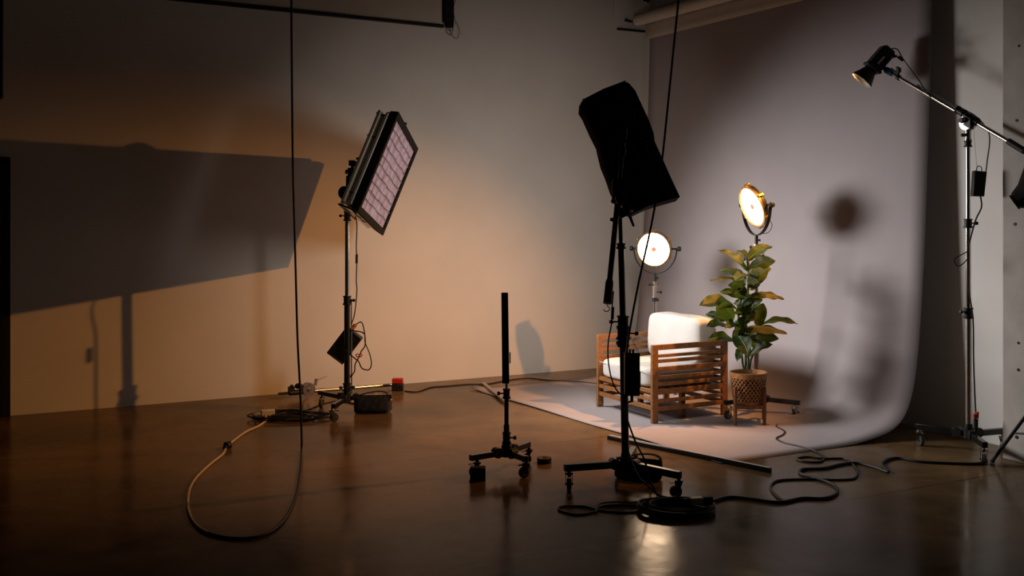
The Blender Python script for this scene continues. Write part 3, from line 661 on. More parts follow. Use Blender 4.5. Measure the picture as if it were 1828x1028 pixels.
cable('ceiling_cable', [A(1118, 640, 6.06), A(1124, 590, 6.05), A(1141, 500, 6.04), A(1163, 400, 6.03), A(1180, 300, 6.02), A(1193, 180, 6.01), A(1204, 70, 6.0), A(1211, 0, 6.0), A(1222, -140, 6.0), V((A(1232, 0, 6.0).x, 6.0, CEIL))], .0066, 'rubber', 'black cable slanting from the ceiling down across the lit round lamp to the middle ballast')
cable('lamp_cable', [A(1095, 520, 6.16), A(1093, 545, 6.14), A(1092, 575, 6.12), A(1086, 610, 6.12), A(1086, 645, 6.12), A(1093, 680, 6.12), A(1104, 700, 6.14), A(1116, 706, 6.14)], .0045, 'rubber', 'thin black cable looping left of the middle stand pole in front of the seat')
m = MB(); m.cyl(A(1094, 548, 6.13), A(1093, 570, 6.13), .009); tag(m.build('cable_connector', 'rubber', loc=A(1093, 570, 6.13)), 'inline black connector on the thin cable left of the middle stand pole', 'connector')
q0 = BC+V((0, 0, -.16))
cable('power_cord', [q0, A(1128, 716, 6.1), A(1118, 722, 6.1), A(1119, 745, 6.1), A(1135, 790, 6.05), A(1150, 820, 6.0), F(1165, 870), F(1178, 885), F(1195, 890)], .0055, 'rubber', 'black cord dropping from the middle ballast to the cable coil on the floor')
cable('power_cord', [A(1112, 700, 6.17), A(1115, 740, 6.17), A(1119, 790, 6.17), A(1126, 818, 6.12), A(1140, 850, 6.02), A(1158, 868, 5.95), F(1175, 884), F(1190, 893)], .005, 'rubber', 'black cord hanging close along the lower pole of the middle stand')
sandbag('sandbag', V((.79, 6.43, 0)), V((.9, -.3, 0)).normalized(), .30, .16, .13, 'black sandbag draped behind the base of the middle stand')
# coil of cable with the cream socket
random.seed(5)
ccx = F(1212, 912); pts = []
for i in range(150):
    t = i*.42; rr = .165+.03*math.sin(i*.21)+.012*random.random()
    pts.append(ccx+V((math.cos(t)*rr*1.12, math.sin(t)*rr*.85, .008+.030*(i/150)+.006*math.sin(i*.9))))
cable('cable_coil', pts, .0075, 'rubber', 'thick coil of black cable on the floor in front of the middle stand', sub=3)
q = F(1243, 893, .06); sk = thing('extension_socket', V((q.x, q.y, .045)), 'cream socket resting on the black cable coil in front of the middle stand', 'socket')
m = MB(); m.box(q, V((.97, .2, 0)), V((-.2, .97, 0)), UP, .075, .05, .035); m.build('body', 'white_plastic', sk, bevel=.006)
m = MB(); m.cyl(q+V((.035, 0, 0)), q+V((.09, .01, 0)), .02); m.build('plug', 'rubber', sk); m = MB(); m.cyl(q-V((.035, 0, 0)), q-V((.07, .01, 0)), .014); m.build('plug', 'rubber', sk)
cable('floor_cable', [F(1165, 905), F(1120, 903), F(1075, 905), F(1060, 915), F(1030, 920), F(1000, 913), F(1002, 906), F(1040, 905), F(1070, 912), F(1110, 916), F(1150, 914)], .0055, 'rubber', 'black cable making a flat pointed loop left of the coil on the floor')
cable('floor_cable', [F(1064, 914, .01), F(1070, 900, .02), F(1095, 896, .02), F(1130, 897, .02), F(1165, 893, .03)], .005, 'rubber', 'short arched black cable between the flat loop and the coil')

# ------------------------------------------------------------------ round lamps
def round_lamp(c, n, R, face, label, stand_top, yoke_n=None):
    n = n.normalized(); t = thing('round_lamp', c-UP*R, label, 'lamp', None)
    m = MB(); m.lathe(c-n*.085, n, [(0, R*.55), (.005, R*.62), (.03, R*.72), (.045, R*.97), (.05, R*1.03), (.078, R*1.03), (.082, R*1.0), (.082, R*.95)], 48); m.build('housing', 'black', t)
    m = MB(); m.lathe(c-n*.006, n, [(0, R*.955), (0, R*1.055), (.014, R*1.055), (.014, R*.955), (0, R*.955)], 48, caps=False); m.build('rim', 'brass', t)
    m = MB(); m.lathe(c-n*.004, n, [(0, R*.96), (.004, R*.96)], 48); m.build('led_face', face, t)
    m = MB(); m.lathe(c+n*.0002, n, [(0, R*.20), (.0012, R*.20)], 28); r_ = m.build('emblem_ring', 'emblem_ring', t)
    m = MB(); m.lathe(c+n*.0016, n, [(0, R*.115), (.0012, R*.115)], 24); m.build('emblem', 'emblem', r_)
    side = n.cross(UP).normalized(); up = side.cross(n)
    for k in range(6):
        an = math.radians(30+60*k); q = c+(side*math.cos(an)+up*math.sin(an))*R*1.05-n*.02
        m = MB(); rad = (side*math.cos(an)+up*math.sin(an)); m.box(q+rad*.006, rad, n, rad.cross(n), .014, .05, .022); m.build('rim_clip', 'brass', t, bevel=.002)
    for k in range(10):
        an = 2*math.pi*k/10
        if k % 5 == 0: pass
    m = MB()
    for k in range(16):
        an = 2*math.pi*k/16; rad = (side*math.cos(an)+up*math.sin(an)); m.beam(c-n*.075+rad*R*.3, c-n*.055+rad*R*.80, .004, .02, n)
    m.build('cooling_fins', 'steel', t)
    # yoke
    yk = V((side.x, side.y, 0)).normalized(); RY = R*1.30; m = MB(); P = []
    cc = c-n*.04
    for k in range(17):
        an = math.pi+math.pi*k/16; P.append(cc+yk*math.cos(an)*RY+UP*math.sin(an)*RY*1.12)
    for q0, q1 in zip(P, P[1:]): m.beam(q0, q1, .030, .006, (q1-q0).cross(yk.cross(UP)))
    m.build('yoke', 'black', t, bevel=.001)
    for sg in (-1, 1):
        m = MB(); q = cc+yk*sg*R*.95; m.cyl(q, cc+yk*sg*(RY+.012), .008); m.lathe(cc+yk*sg*(RY+.006), yk*sg, [(0, .012), (.004, .022), (.028, .022), (.032, .014)], 10); m.build('tilt_knob', 'black', t)
    bt_ = cc-UP*RY*1.12
    m = MB(); m.cyl(bt_+UP*.006, bt_-UP*.07, .014); m.cyl(bt_-UP*.07, bt_-UP*.075, .017); m.knob(bt_-UP*.04, (1, -.3, 0), .02, .01); m.build('spigot', 'black', t)
    return t, bt_-UP*.07
C1 = A(1167, 445, 9.40); C2 = A(1343, 369, 8.43)
R1 = .158; R2 = .170
l1, s1p = round_lamp(C1, V((-.43, -.89, -.13)), R1, 'led1', 'glowing round white lamp facing the camera behind the armchair', None)
l2, s2p = round_lamp(C2, V((-.90, -.26, -.35)), R2, 'led2', 'glowing round white lamp turned to the left above the potted plant', None)
def lamp_stand(C, top, radii, angs, label, heads, legz=.135):
    t = thing('light_stand', V((C[0], C[1], 0)), label, 'light stand')
    roller_base(t, C, radii, angs, legz=legz, heads=heads)
    z1 = top.z; Cz = V((C[0], C[1], 0)); tp = V((top.x, top.y, z1))
    k = lambda z: Cz*(1-z/z1)+V((tp.x, tp.y, 0))*(z/z1)+UP*z
    m = MB(); m.cyl(k(.16), k(z1*.62), .021); m.build('lower_pole', 'steel', t)
    m = MB(); m.cyl(k(z1*.62), k(z1-.05), .0155); m.cyl(k(z1-.05), k(z1), .008); m.build('upper_pole', 'chrome', t)
    collar(t, k(z1*.62), .028, .05, ((-.9, -.4, 0),)); collar(t, k(z1-.10), .025, .09, ((1, -.3, 0),), 'steel'); collar(t, k(z1-.03), .02, .04, ((-1, -.2, 0),), 'steel')
    collar(t, k(z1-.165), .023, .02, ((.6, -.7, -.2),), 'black', L=.006)
    return t
lamp_stand((s1p.x, s1p.y), s1p, (.22, .22, .22), (62, 182+0, 332-4), 'chrome stand of the lamp behind the armchair back cushion', (60, 100, 0))
lamp_stand((2.015, 8.47), s2p, (.33, .33, .30), (213, 325, 90), 'chrome rolling stand behind the potted plant holding the upper round lamp', (30, 200, 90))
cable('lamp_cable', [C2+V((.10, .02, -.06)), C2+V((.16, .0, -.14)), C2+V((.13, .0, -.21)), C2+V((.05, .0, -.22))], .003, 'rubber', 'short thin cable curling under the upper round lamp')
cable('floor_cable', [F(1342, 722), F(1352, 734), F(1368, 748), F(1385, 751), F(1389, 758), F(1386, 763), F(1400, 771), F(1397, 778), F(1386, 784), F(1400, 792), F(1430, 799), F(1448, 804), F(1462, 810), F(1471, 819), F(1462, 826), F(1435, 825), F(1423, 820), F(1440, 817), F(1470, 820), F(1505, 820), F(1520, 828), F(1531, 843), F(1525, 855), F(1500, 858), F(1440, 857), F(1400, 858), F(1382, 862), F(1376, 873), F(1386, 887), F(1400, 896)], .0065, 'rubber', 'thin black cable snaking from the plant stand across the backdrop edge to the floor')
cable('floor_cable', [F(1262, 897, .01), F(1300, 890), F(1340, 893), F(1390, 899), F(1430, 892), F(1470, 892), F(1492, 884), F(1494, 873), F(1478, 863), F(1455, 856), F(1430, 848), F(1432, 840), F(1470, 838), F(1500, 831), F(1530, 829), F(1560, 836), F(1585, 845), F(1580, 838), F(1575, 830), F(1585, 822), F(1605, 820), F(1640, 826), F(1690, 829), F(1740, 830), F(1762, 826)], .009, 'rubber', 'thick black cable winding along the floor from the coil to the boom stand')

# ------------------------------------------------------------------ armchair
P0c = V((1.107, 8.10, 0)); fx = b_; dx_ = a_       # fx across the chair (away), dx_ from front to back
CW, CD, CH = .83, .75, .618
chair = thing('armchair', P0c+fx*CW/2+dx_*CD/2, 'slatted wooden armchair with thick white cushions standing on the mauve paper', 'armchair')
def pc_(d, w, z): return P0c+dx_*d+fx*w+UP*z
def cbox(m, d0, d1, w0, w1, z0, z1): m.box(pc_((d0+d1)/2, (w0+w1)/2, (z0+z1)/2), dx_, fx, UP, d1-d0, w1-w0, z1-z0)
for w0 in (0, CW-.03):
    for d0 in (0, CD-.055):
        m = MB(); cbox(m, d0, d0+.055, w0, w0+.03, 0, CH); m.build('leg', 'teak', chair, bevel=.003)
fr = [(0, .07), (.125, .165), (.19, .235), (.285, .345), (.40, .44), (.485, .53), (.57, .64), (.70, .745), (.795, .85)]
for w0 in (.003, CW-.027):
    m = MB()
    for f0, f1 in fr: cbox(m, .05, CD-.05, w0, w0+.024, CH*(1-f1), CH*(1-f0))
    m.build('side_slats', 'teak', chair, bevel=.002)
m = MB()
for f0, f1 in fr: cbox(m, CD-.03, CD-.008, .028, CW-.028, CH*(1-f1), CH*(1-f0))
m.build('back_slats', 'teak', chair, bevel=.002)
m = MB()
for f0, f1 in ((.57, .625), (.68, .73), (.785, .84)): cbox(m, .008, .032, .028, CW-.028, CH*(1-f1), CH*(1-f0))
cbox(m, .028, .05, .028, CW-.028, CH*.345, CH*.43)
m.build('front_rail', 'teak', chair, bevel=.002)
m = MB()
for k in range(7): cbox(m, .08+.09*k, .14+.09*k, .028, CW-.028, .245, .262)
m.build('seat_slats', 'teak', chair, bevel=.002)
m = MB(); cbox(m, CD*.5-.02, CD*.5+.02, .1, .14, .0, .245); m.build('centre_leg', 'teak', chair, bevel=.002); m = MB(); cbox(m, CD*.5-.02, CD*.5+.02, CW-.14, CW-.1, .0, .245); m.build('centre_leg', 'teak', chair, bevel=.002)
def cushion(m, d0, d1, w0, w1, z0, z1, lean=0, puff=.018, N=12):
    def P(i, j, k):
        x, y, z = (q/N*2-1 for q in (i, j, k))
        # rounded box
        rr = .22
        def sq(v): return v
        L = (abs(x)**7+abs(y)**7+abs(z)**7)**(1/7)
        mx_ = max(abs(x), abs(y), abs(z)); s_ = mx_/L if L > 0 else 1
        x, y, z = x*s_, y*s_, z*s_
        bulge = 1+.0
        dd = (d0+d1)/2+(d1-d0)/2*x*(1+puff*6*(1-y*y)*(1-z*z)*(d1-d0 < .3)); ww = (w0+w1)/2+(w1-w0)/2*y; zz = (z0+z1)/2+(z1-z0)/2*z*(1+puff*5*(1-x*x)*(1-y*y)*(z > 0)*(z1-z0 < .3))
        dd += lean*(zz-z0)+.003*math.sin(ww*23+zz*11); zz += .004*math.sin(ww*17+dd*13)*(z > 0)
        return pc_(dd, ww, zz)
    cache = {}
    def vv(i, j, k):
        if (i, j, k) not in cache: cache[(i, j, k)] = m.bm.verts.new(P(i, j, k))
        return cache[(i, j, k)]
    for p in range(N):
        for q in range(N):
            for e in (0, N):
                m.face([vv(e, p, q), vv(e, p+1, q), vv(e, p+1, q+1), vv(e, p, q+1)])
                m.face([vv(p, e, q), vv(p+1, e, q), vv(p+1, e, q+1), vv(p, e, q+1)])
                m.face([vv(p, q, e), vv(p+1, q, e), vv(p+1, q+1, e), vv(p, q+1, e)])
m = MB(); cushion(m, -.015, .70, .036, CW-.036, .263, .425); m.build('seat_cushion', 'canvas', chair, subsurf=1)
m = MB(); cushion(m, .47, .69, .045, CW-.045, .41, .80, lean=.03, puff=.02); m.build('back_cushion', 'canvas', chair, subsurf=1)
m = MB(); 
m.tube(spline([pc_(-.012, .06+.05*k, .392+.004*math.sin(k)) for k in range(15)]), .0025, 5); m.build('piping', 'canvas', chair)

# ------------------------------------------------------------------ plant stand and plant
SP = V((1.88, 8.14, 0)); 
feet = [V((1.745, 8.04, 0)), V((1.973, 8.04, 0)), V((2.015, 8.24, 0)), V((1.787, 8.24, 0))]
ps = thing('plant_stand', SP, 'four legged brown wooden stand under the woven plant basket', 'plant stand')
cen = sum(feet, V())/4
for q in feet:
    m = MB(); m.lathe(q, UP, [(0, .012), (.10, .014), (.295, .014), (.30, .011)], 14); m.build('leg', 'darkwood', ps)
m = MB(); z_ = .143
m.beam(feet[0]+UP*z_, feet[1]+UP*z_, .022, .03); m.beam(feet[3]+UP*z_, feet[2]+UP*z_, .022, .03); m.beam(feet[0]+UP*z_, feet[3]+UP*z_, .02, .028); m.beam(feet[1]+UP*z_, feet[2]+UP*z_, .02, .028); m.beam(feet[0]*.5+feet[3]*.5+UP*z_, feet[1]*.5+feet[2]*.5+UP*z_, .03, .026)
m.build('cross_frame', 'darkwood', ps, bevel=.002)
pot = V((cen.x-.01, cen.y, .160)); 
pl = thing('potted_plant', pot, 'tall broad leaved green plant in a woven rattan basket beside the armchair', 'potted plant')
rb, rt, hb = .112, .142, .245
def rad(z): return rb+(rt-rb)*min(1, (z/hb)**.8)*1.0
m = MB(); NB = 26; 
for k in range(NB):
    for sg in (1, -1):
        P = []
        for i in range(11):
            z = .012+(hb-.05)*i/10; an = 2*math.pi*k/NB+sg*(i/10)*1.15; r_ = rad(z)+(.0022 if (i+k) % 2 == 0 else -.0022)*sg
            P.append((pot+V((math.cos(an)*r_, math.sin(an)*r_, z)), V((math.cos(an), math.sin(an), 0))))
        for (q0, n0), (q1, n1) in zip(P, P[1:]): m.beam(q0, q1, .009, .0028, n0)
m.build('lattice', 'rattan', pl)
m = MB(); m.lathe(pot, UP, [(hb-.045, rad(hb-.045)+.004), (hb-.002, rt+.006), (hb, rt), (hb-.002, rt-.005), (hb-.045, rad(hb-.045)-.005), (hb-.045, rad(hb-.045)+.004)], 40, caps=False); m.build('rim_band', 'rattan', pl); m = MB(); m.lathe(pot, UP, [(0, rb), (.014, rad(.014)+.004), (.014, rad(.014)-.006), (0, rb-.01)], 40); m.build('base_band', 'rattan', pl)
m = MB(); m.lathe(pot, UP, [(.008, rb-.012), (hb-.04, rt-.016), (hb-.04, .02)], 32); m.build('inner_pot', 'black', pl)
m = MB(); m.lathe(pot, UP, [(hb-.041, rt-.018), (hb-.030, rt-.03), (hb-.022, .02)], 24); m.build('soil', 'soil', pl)
ZS = 200/822
def lp(x, y, dY=0): return A(1240+x*ZS, 430+y*ZS, cen.y+dY)
stems = [[lp(362, 945, .0), lp(352, 900, 0), lp(345, 840, -.02), lp(318, 760, -.03), lp(300, 640, -.02), lp(290, 600, 0)],
         [lp(378, 945, .01), lp(374, 850, .01), lp(382, 700, .0), lp(372, 560, .01), lp(385, 420, .02), lp(398, 300, .01), lp(395, 200, 0), lp(385, 110, 0)],
         [lp(403, 945, .0), lp(412, 880, 0), lp(430, 830, .02), lp(455, 740, .03), lp(470, 620, .03), lp(470, 470, .02)],
         [lp(385, 945, -.02), lp(395, 870, -.03), lp(370, 760, -.05), lp(330, 600, -.05), lp(320, 520, -.04), lp(340, 430, -.03)]]
m = MB()
for i, sm in enumerate(stems): 
    P = spline(sm, 6); m.tube(P, .0085 if i != 1 else .011, 8)
m.build('stem', 'stem', pl)
leaves = [ # base, tip, visible width, base depth, tip depth, flip
 ((388, 150), (572, 36), 78, 0, .04, 1), ((395, 222), (592, 142), 100, -.02, -.06, 1), ((385, 222), (165, 66), 52, 0, .03, 1), ((382, 140), (303, 78), 80, .02, .06, 0),
 ((360, 255), (182, 212), 62, .0, .05, 0), ((330, 282), (113, 288), 26, .03, .0, 0), ((390, 340), (535, 218), 115, -.03, -.09, 1), ((395, 255), (285, 300), 60, -.03, -.08, 1),
 ((400, 400), (245, 328), 75, -.01, -.06, 1), ((348, 425), (182, 372), 62, -.02, .0, 1), ((446, 395), (656, 426), 52, .02, .0, 0), ((305, 500), (34, 472), 88, -.02, -.08, 1),
 ((285, 600), (165, 475), 125, -.05, -.10, 1), ((222, 590), (78, 535), 62, .02, .04, 1), ((240, 632), (88, 630), 56, -.02, -.06, 1), ((305, 520), (522, 392), 62, -.02, -.04, 1),
 ((350, 565), (495, 440), 66, -.04, -.07, 1), ((465, 635), (500, 455), 95, .0, -.02, 1), ((300, 650), (415, 570), 70, -.03, -.07, 1), ((470, 630), (757, 608), 44, .0, -.06, 1),
 ((335, 650), (678, 675), 62, -.03, -.08, 0), ((295, 745), (100, 722), 66, -.02, -.06, 1), ((430, 735), (618, 715), 88, -.01, -.05, 0), ((400, 845), (575, 760), 62, .0, -.05, 1),
 ((320, 700), (400, 845), 130, -.05, -.09, 1), ((365, 790), (312, 884), 62, -.04, -.08, 1), ((325, 625), (225, 640), 60, -.04, -.08, 1), ((380, 480), (285, 455), 60, .02, .04, 1),
 ((300, 760), (345, 640), 90, -.02, -.05, 1), ((455, 215), (560, 205), 80, .02, .08, 0), ((420, 700), (450, 800), 80, .0, .06, 1), ((390, 560), (440, 480), 60, .03, .07, 1)]
random.seed(11)
for k in range(13):
    yy = 250+k*38+random.uniform(-15, 15); sd = random.choice((-1, 1)); xx = 380+sd*random.uniform(0, 30)
    leaves.append(((xx, yy+30), (xx+sd*random.uniform(40, 85), yy-random.uniform(0, 50)), random.uniform(60, 95), -.03, random.choice((-.07, -.06, .05)), 1))
m = MB()
for bs, tp_, vw, d0, d1, up_ in leaves:
    d1 = d1*2.6; p0, p1 = lp(*bs, d0*1.2), lp(*tp_, d1); L = (p1-p0).length; ax = (p1-p0).normalized()
    vw_m = vw*ZS*cen.y/FPX; tw = max(vw_m, .42*L)
    view = (p0-V((0, 0, H))).normalized()
    ip = ax.cross(view).normalized()
    if ip.z < 0: ip = -ip
    dep = ip.cross(ax).normalized()
    if dep.y < 0: dep = -dep
    s_ = min(1, vw_m/tw); c_ = math.sqrt(max(0, 1-s_*s_))
    wv = (ip*s_+dep*c_).normalized(); nn = ax.cross(wv).normalized()
    if (nn.z < 0) == bool(up_): nn = -nn
    rows_ = []; NLf = 14
    for i in range(NLf+1):
        t = i/NLf; wd = tw/2*(math.sin(math.pi*min(1, t*.96+.03)**.85)**.75) if 0 < t < 1 else .0015
        mid = p0+ax*L*t+UP*(.10*L*math.sin(math.pi*t)-.02*L*t)+nn*0
        row = []
        for j in range(-3, 4):
            q = j/3; row.append(m.bm.verts.new(mid+wv*wd*q+nn*(abs(q)*wd*.28+.006*math.sin(t*16+q*2)*abs(q))))
        rows_.append(row)
    flip = ax.cross(wv).dot(nn) < 0
    m.mat('leaf')
    for r0, r1 in zip(rows_, rows_[1:]):
        for j in range(6):
            f = [r0[j], r1[j], r1[j+1], r0[j+1]]
            if flip: f = f[::-1]
            m.face(f)
    m.mat('vein'); m.tube([p0+ax*L*t+UP*(.10*L*math.sin(math.pi*t)-.02*L*t)+nn*.001 for t in [i/10*.94 for i in range(11)]], .0016, 5)
# keep the winding built above: upper side green, underside olive
bm = m.bm
for v in bm.verts: v.co -= pot
for f in bm.faces: f.smooth = True
me = D.meshes.new('foliage'); bm.to_mesh(me); bm.free(); fo = D.objects.new('foliage', me); COL.objects.link(fo); fo.parent = pl
for s_ in m.slots: me.materials.append(M[s_])

# ------------------------------------------------------------------ bars on the floor by the paper edge
r0, r1 = F(1086, 784), F(1376, 844)
m = MB(); m.beam(r0+UP*.016, r1+UP*.016, .030, .030); 
cr = tag(m.build('crossbar', 'gloss_black', loc=r0, bevel=.004), 'long black metal crossbar with lit top painted pale lying along the front edge of the mauve paper', 'bar')
dd = (r1-r0).normalized(); m = MB(); m.beam(r0+dd*.01+UP*.0325, r1-dd*.01+UP*.0325, .014, .003); o = m.build('lit_top_strip', 'label'); o.parent = cr;  # pale strip puts the lit top of the bar into its colour
for v in o.data.vertices: v.co -= r0
r0, r1 = F(862, 687), F(904, 722)
m = MB(); m.beam(r0+UP*.018, r1+UP*.026, .034, .02); tag(m.build('crossbar', 'steel', loc=r0, bevel=.004), 'short dull metal bar holding down the left corner of the mauve paper', 'bar')

# ------------------------------------------------------------------ boom stand with the spotlight at right
RC = V((3.16, 7.12, 0))
rs = thing('boom_stand', RC, 'chrome rolling boom stand near the pillar at the right holding the spotlight arm', 'boom stand')
roller_base(rs, RC, (.335, .33, .31), (136, 262, 18), legz=.135, lw=.036, lh=.040, heads=(100, 60, 200))
pv = V((3.155, 7.12, 2.30))
m = MB(); m.cyl(RC+UP*.17, V((3.158, 7.12, .98)), .0215); m.build('lower_pole', 'steel', rs)
m = MB(); m.cyl(V((3.158, 7.12, .96)), V((3.156, 7.12, 1.60)), .0185); m.build('middle_pole', 'chrome', rs)
m = MB(); m.cyl(V((3.156, 7.12, 1.58)), V((3.155, 7.12, 2.15)), .0155); m.build('upper_pole', 'chrome', rs)
collar(rs, V((3.158, 7.12, .97)), .028, .06, ((-1, -.2, .2),)); collar(rs, V((3.156, 7.12, 1.59)), .025, .05, ((1, -.2, 0),)); collar(rs, V((3.155, 7.12, 2.14)), .022, .03, ()); collar(rs, V((3.155, 7.12, 2.20)), .02, .06, ((-1, 0, 0),), 'steel', L=.015)
tip = V((2.856, 7.76, 2.72)); bd2 = (tip-pv).normalized(); butt = pv-bd2*.40; side2 = bd2.cross(UP).normalized()
m = MB(); m.cyl(pv-UP*.1, pv-UP*.02, .016)
for sg in (-1, 1): m.cyl(pv+side2*sg*.008-UP*.015, pv+side2*sg*.028-UP*.015, .052, seg=24)
m.cyl(pv-side2*.05-UP*.015, pv+side2*.06-UP*.015, .012); m.build('grip_head', 'steel', rs)
m = MB(); m.cyl(pv-bd2*.10+UP*.03, pv+bd2*.11+UP*.03, .024)
for k in (-.08, -.02, .04, .1): m.cyl(pv+bd2*(k-.006)+UP*.03, pv+bd2*(k+.006)+UP*.03, .03)
m.box(pv-bd2*.03+UP*.005-side2*.03, bd2, side2, UP, .07, .03, .07); m.knob(pv-side2*.03, -side2, .03, .02); m.build('boom_clamp', 'black', rs)
m = MB(); m.cyl(butt+UP*.03, tip+UP*.0, .0155, .013); m.build('boom_arm', 'chrome', rs)
m = MB(); m.cyl(butt+UP*.03-bd2*.12, butt+UP*.03+bd2*.02, .022); m.build('boom_grip', 'rubber', rs)
m = MB(); q = tip-bd2*.09; m.cyl(q-bd2*.015, q+bd2*.015, .02); m.cyl(q, q+UP*.04, .008); m.box(q+UP*.06+bd2*.0, bd2, side2, UP, .03, .03, .035); m.beam(q+UP*.02, tip+UP*.03, .012, .02); m.build('cable_clamp', 'black', rs, bevel=.002)
# spotlight
SPp = A(1563, 115, 7.84); sx = V((-.64, .12, -.76)).normalized(); beam_dir = V((-.75, .17, -.64)).normalized()
sp = thing('spotlight', SPp, 'black spotlight with flared reflector pointing down from the end of the boom', 'spotlight')
s_side = sx.cross(Y1).normalized()          # in the picture plane
m = MB(); m.box(SPp-sx*.055, s_side, s_side.cross(sx), sx, .115, .12, .17); m.box(SPp+sx*.035, s_side, s_side.cross(sx), sx, .135, .14, .025); m.box(SPp-sx*.145, s_side, s_side.cross(sx), sx, .09, .1, .02); m.build('lamp_body', 'black', sp, bevel=.010)
m = MB(); m.box(SPp-sx*.03-Y1*.0625+s_side*.0, s_side, s_side.cross(sx), sx, .015, .003, .07); m.build('label_strip', 'label', sp)
m = MB(); m.lathe(SPp+sx*.045, sx, [(0, .046), (.02, .050), (.06, .066), (.10, .084), (.112, .088)], 36, caps=False); m.build('reflector', 'black', sp, solid=.002)
m = MB(); m.lathe(SPp+sx*.045, sx, [(0.001, .043), (.02, .047), (.06, .063), (.10, .081), (.112, .0865)], 36, caps=False); m.lathe(SPp+sx*.155, sx, [(0, .083), (.004, .0885), (.004, .083), (0, .083)], 36, caps=False); m.build('reflector_lining', 'silver', sp)
M['cob'] = emis('cob_glow', (1, .75, .45), 12.0)
m = MB(); m.lathe(SPp+sx*.048, sx, [(0, .018), (.004, .018)], 20); m.build('emitter', 'cob', sp)
m = MB(); m.cyl(tip-bd2*.02, tip+bd2*.05, .022, .026); m.build('blue_collar', 'blue', sp)
m = MB(); q = tip+bd2*.05; m.cyl(tip+bd2*.02, q, .018); m.beam(q, SPp-sx*.02+Y1*.0, .03, .03); m.build('bracket', 'black', sp)
sl = D.lights.new('spot_light', 'SPOT'); sl.energy = SPOT_W; sl.color = SPOT_C; sl.spot_size = math.radians(88); sl.spot_blend = 1.0; sl.shadow_soft_size = .025
so_ = D.objects.new('spot_light', sl); COL.objects.link(so_); so_.parent = sp
so_.matrix_local = Matrix.Translation(sx*.105) @ (-beam_dir).to_track_quat('Z', 'Y').to_matrix().to_4x4()
e0 = SPp-sx*.15
cable('lamp_cable', [e0+s_side*.0, e0+V((.06, 0, .0)), A(1612, 105, 7.66), A(1628, 127, 7.6), A(1643, 147, 7.5), A(1654, 165, 7.42), A(1668, 180, 7.40), tip-bd2*.30+UP*.03, tip-bd2*.42+UP*.035, pv+bd2*.05+UP*.06, pv-bd2*.09+UP*.06, A(1766, 240, 7.02), A(1762, 290, 7.02), A(1760, 306, 7.03)], .0045, 'rubber', 'thin cable running from the spotlight along the boom arm to its ballast')
m = MB(); m.cyl(A(1603, 101, 7.66), A(1612, 108, 7.66), .012); m.cyl(A(1592, 102, 7.68), A(1601, 100, 7.68), .009); tag(m.build('cable_connector', 'rubber', loc=A(1603, 104, 7.66)), 'black plug on the thin cable at the back of the spotlight', 'connector')
BC = A(1748, 328, 7.03); bl = thing('ballast_box', BC-UP*.1, 'small black ballast hanging on the chrome boom stand at the right', 'ballast')
m = MB(); r2d = V((1, 0, .0)); m.hexa([BC+V((x, y, z)) for x, y, z in ((-.052, -.025, -.085), (.026, -.025, -.088), (.026, .025, -.088), (-.052, .025, -.085), (-.04, -.025, .09), (.044, -.025, .083), (.044, .025, .083), (-.04, .025, .09))]); m.build('case', 'black', bl, bevel=.006)
m = MB(); m.tube(spline([BC+V((-.02, 0, .09)), BC+V((-.01, 0, .12)), BC+V((.012, 0, .115)), BC+V((.02, 0, .088))]), .003, 6); m.tube([BC+V((-.015, 0, .11)), pv+V((.01, -.06, -.05))], .0012, 5); m.build('hanger', 'black', bl)
cable('power_cord', [BC+V((.01, 0, -.088)), A(1752, 370, 7.05), A(1742, 392, 7.06), A(1734, 420, 7.06), A(1727, 450, 7.07), A(1729, 480, 7.07), A(1730, 520, 7.07), A(1737, 570, 7.07), A(1738, 640, 7.07), A(1740, 700, 7.06), A(1742, 740, 7.05), A(1742, 772, 7.03)], .005, 'rubber', 'black cord winding down the chrome boom stand pole')
cable('power_cord', [A(1728, 448, 7.05), A(1716, 455, 7.05), A(1704, 463, 7.05), A(1710, 475, 7.05), A(1722, 468, 7.05), A(1729, 458, 7.05)], .0035, 'rubber', 'small loose loop of cord sticking out left of the boom stand pole')
m = MB(); q = A(1742, 748, 7.03); m.box(q+UP*.02, X1, Y1, UP, .03, .02, .03); m.box(q+V((.01, 0, .04)), X1, Y1, UP, .012, .02, .02); tag(m.build('cable_clip', 'red', loc=q), 'small red plug clip near the base of the chrome boom stand', 'clip')
m = MB(); m.cyl(q-UP*.0, q-UP*.09, .016, .012); tag(m.build('cable_connector', 'rubber', loc=q-UP*.09), 'black connector hanging just below the red clip on the boom stand', 'connector')

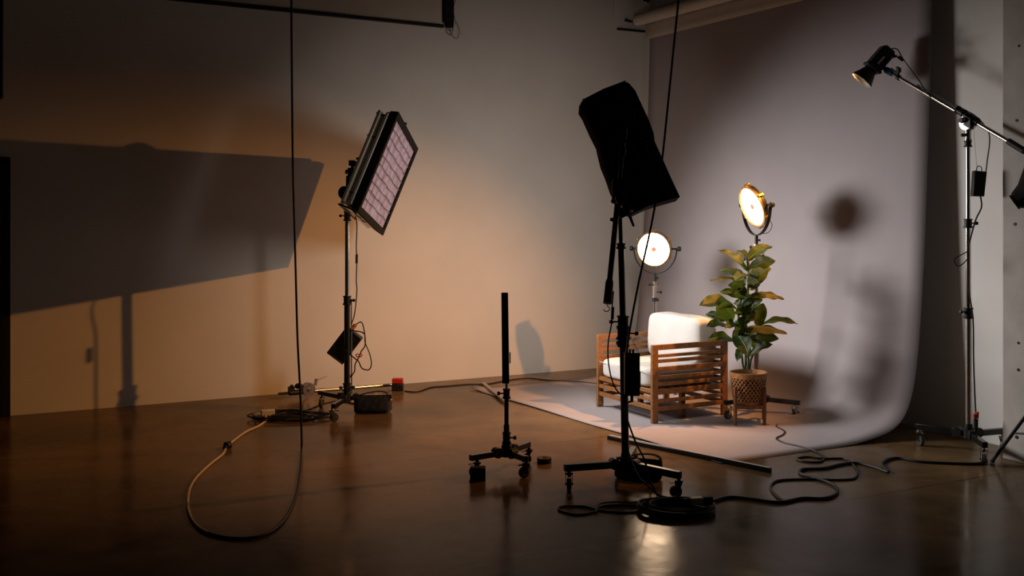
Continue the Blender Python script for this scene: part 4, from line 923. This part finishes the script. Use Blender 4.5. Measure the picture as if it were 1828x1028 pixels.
# ------------------------------------------------------------------ softbox and tripod at the right edge
QC = V((3.40, 6.28, 0)); tr = thing('tripod_stand', QC, 'black tripod stand at the right edge, one spread leg reaching the boom stand', 'tripod stand')
m = MB(); m.cyl(QC+UP*.25, QC+UP*1.75, .014); m.build('pole', 'black', tr)
m = MB(); m.cyl(QC+UP*.70, QC+UP*.78, .028); m.cyl(QC+UP*.28, QC+UP*.33, .024); m.build('hub', 'black', tr)
for an in (110, 240, 330):
    d = V((math.cos(math.radians(an)), math.sin(math.radians(an)), 0)); m = MB(); ft = QC+d*.60+UP*.012
    m.cyl(ft, QC+d*.03+UP*.74, .011); m.build('leg', 'black', tr)
    m = MB(); m.cyl(QC+d*.01+UP*.30, ft+(QC+d*.03+UP*.74-ft)*.30, .006); m.build('brace', 'black', tr)
    m = MB(); m.ball(ft, .018, 10, (1, 1, .62)); m.build('rubber_foot', 'rubber', tr)
sbp = A(1832, 330, 6.25); sb = thing('softbox', sbp-UP*.1, 'black fabric softbox cut off by the right edge, seen from behind', 'softbox')
ax = V((.75, -.35, .55)).normalized(); org = A(1826, 352, 6.25)-ax*.04
m = MB(); m.lathe(org, ax, [(0, .055), (.06, .08), (.16, .16), (.26, .21), (.28, .215)], 8, ref=V((0, 0, 1))); m.build('fabric_shell', 'cloth', sb)
m = MB(); m.lathe(org+ax*.281, ax, [(0, .205), (.003, .205)], 8, ref=V((0, 0, 1))); m.build('diffuser', 'canvas', sb)
m = MB(); m.cyl(org-ax*.02, org+ax*.02, .05); m.cyl(QC+UP*1.74, org+ax*.05+UP*0, .016); m.build('mount', 'black', sb)

# ------------------------------------------------------------------ things that stand on the paper rest on its top; groups
for o in [chair, ps, pl]+[o for o in D.objects if o.parent is None and o.name.startswith('light_stand') and o.location.x > 1.0]:
    o.location.z += .003
GR = {'round_lamp': 'lit round lamps', 'led_panel': 'rectangular light panels on stands', 'sandbag': 'black sandbags on stand bases', 'ballast_box': 'black ballasts hung on stands',
      'extension_socket': 'cream extension sockets', 'crossbar': 'bars on the floor by the paper edge', 'light_stand': 'rolling light stands', 'cable_connector': 'inline cable connectors', 'floor_cable': 'black cables on the floor',
      'power_cord': 'black cords hanging on the stands', 'lamp_cable': 'thin lamp cables', 'ceiling_cable': 'cables hanging from the ceiling', 'cable_clip': 'small red clips'}
for o in D.objects:
    if o.parent is None and o.type in ('MESH', 'EMPTY'):
        k = o.name.split('.')[0]
        if k in GR: o['group'] = GR[k]
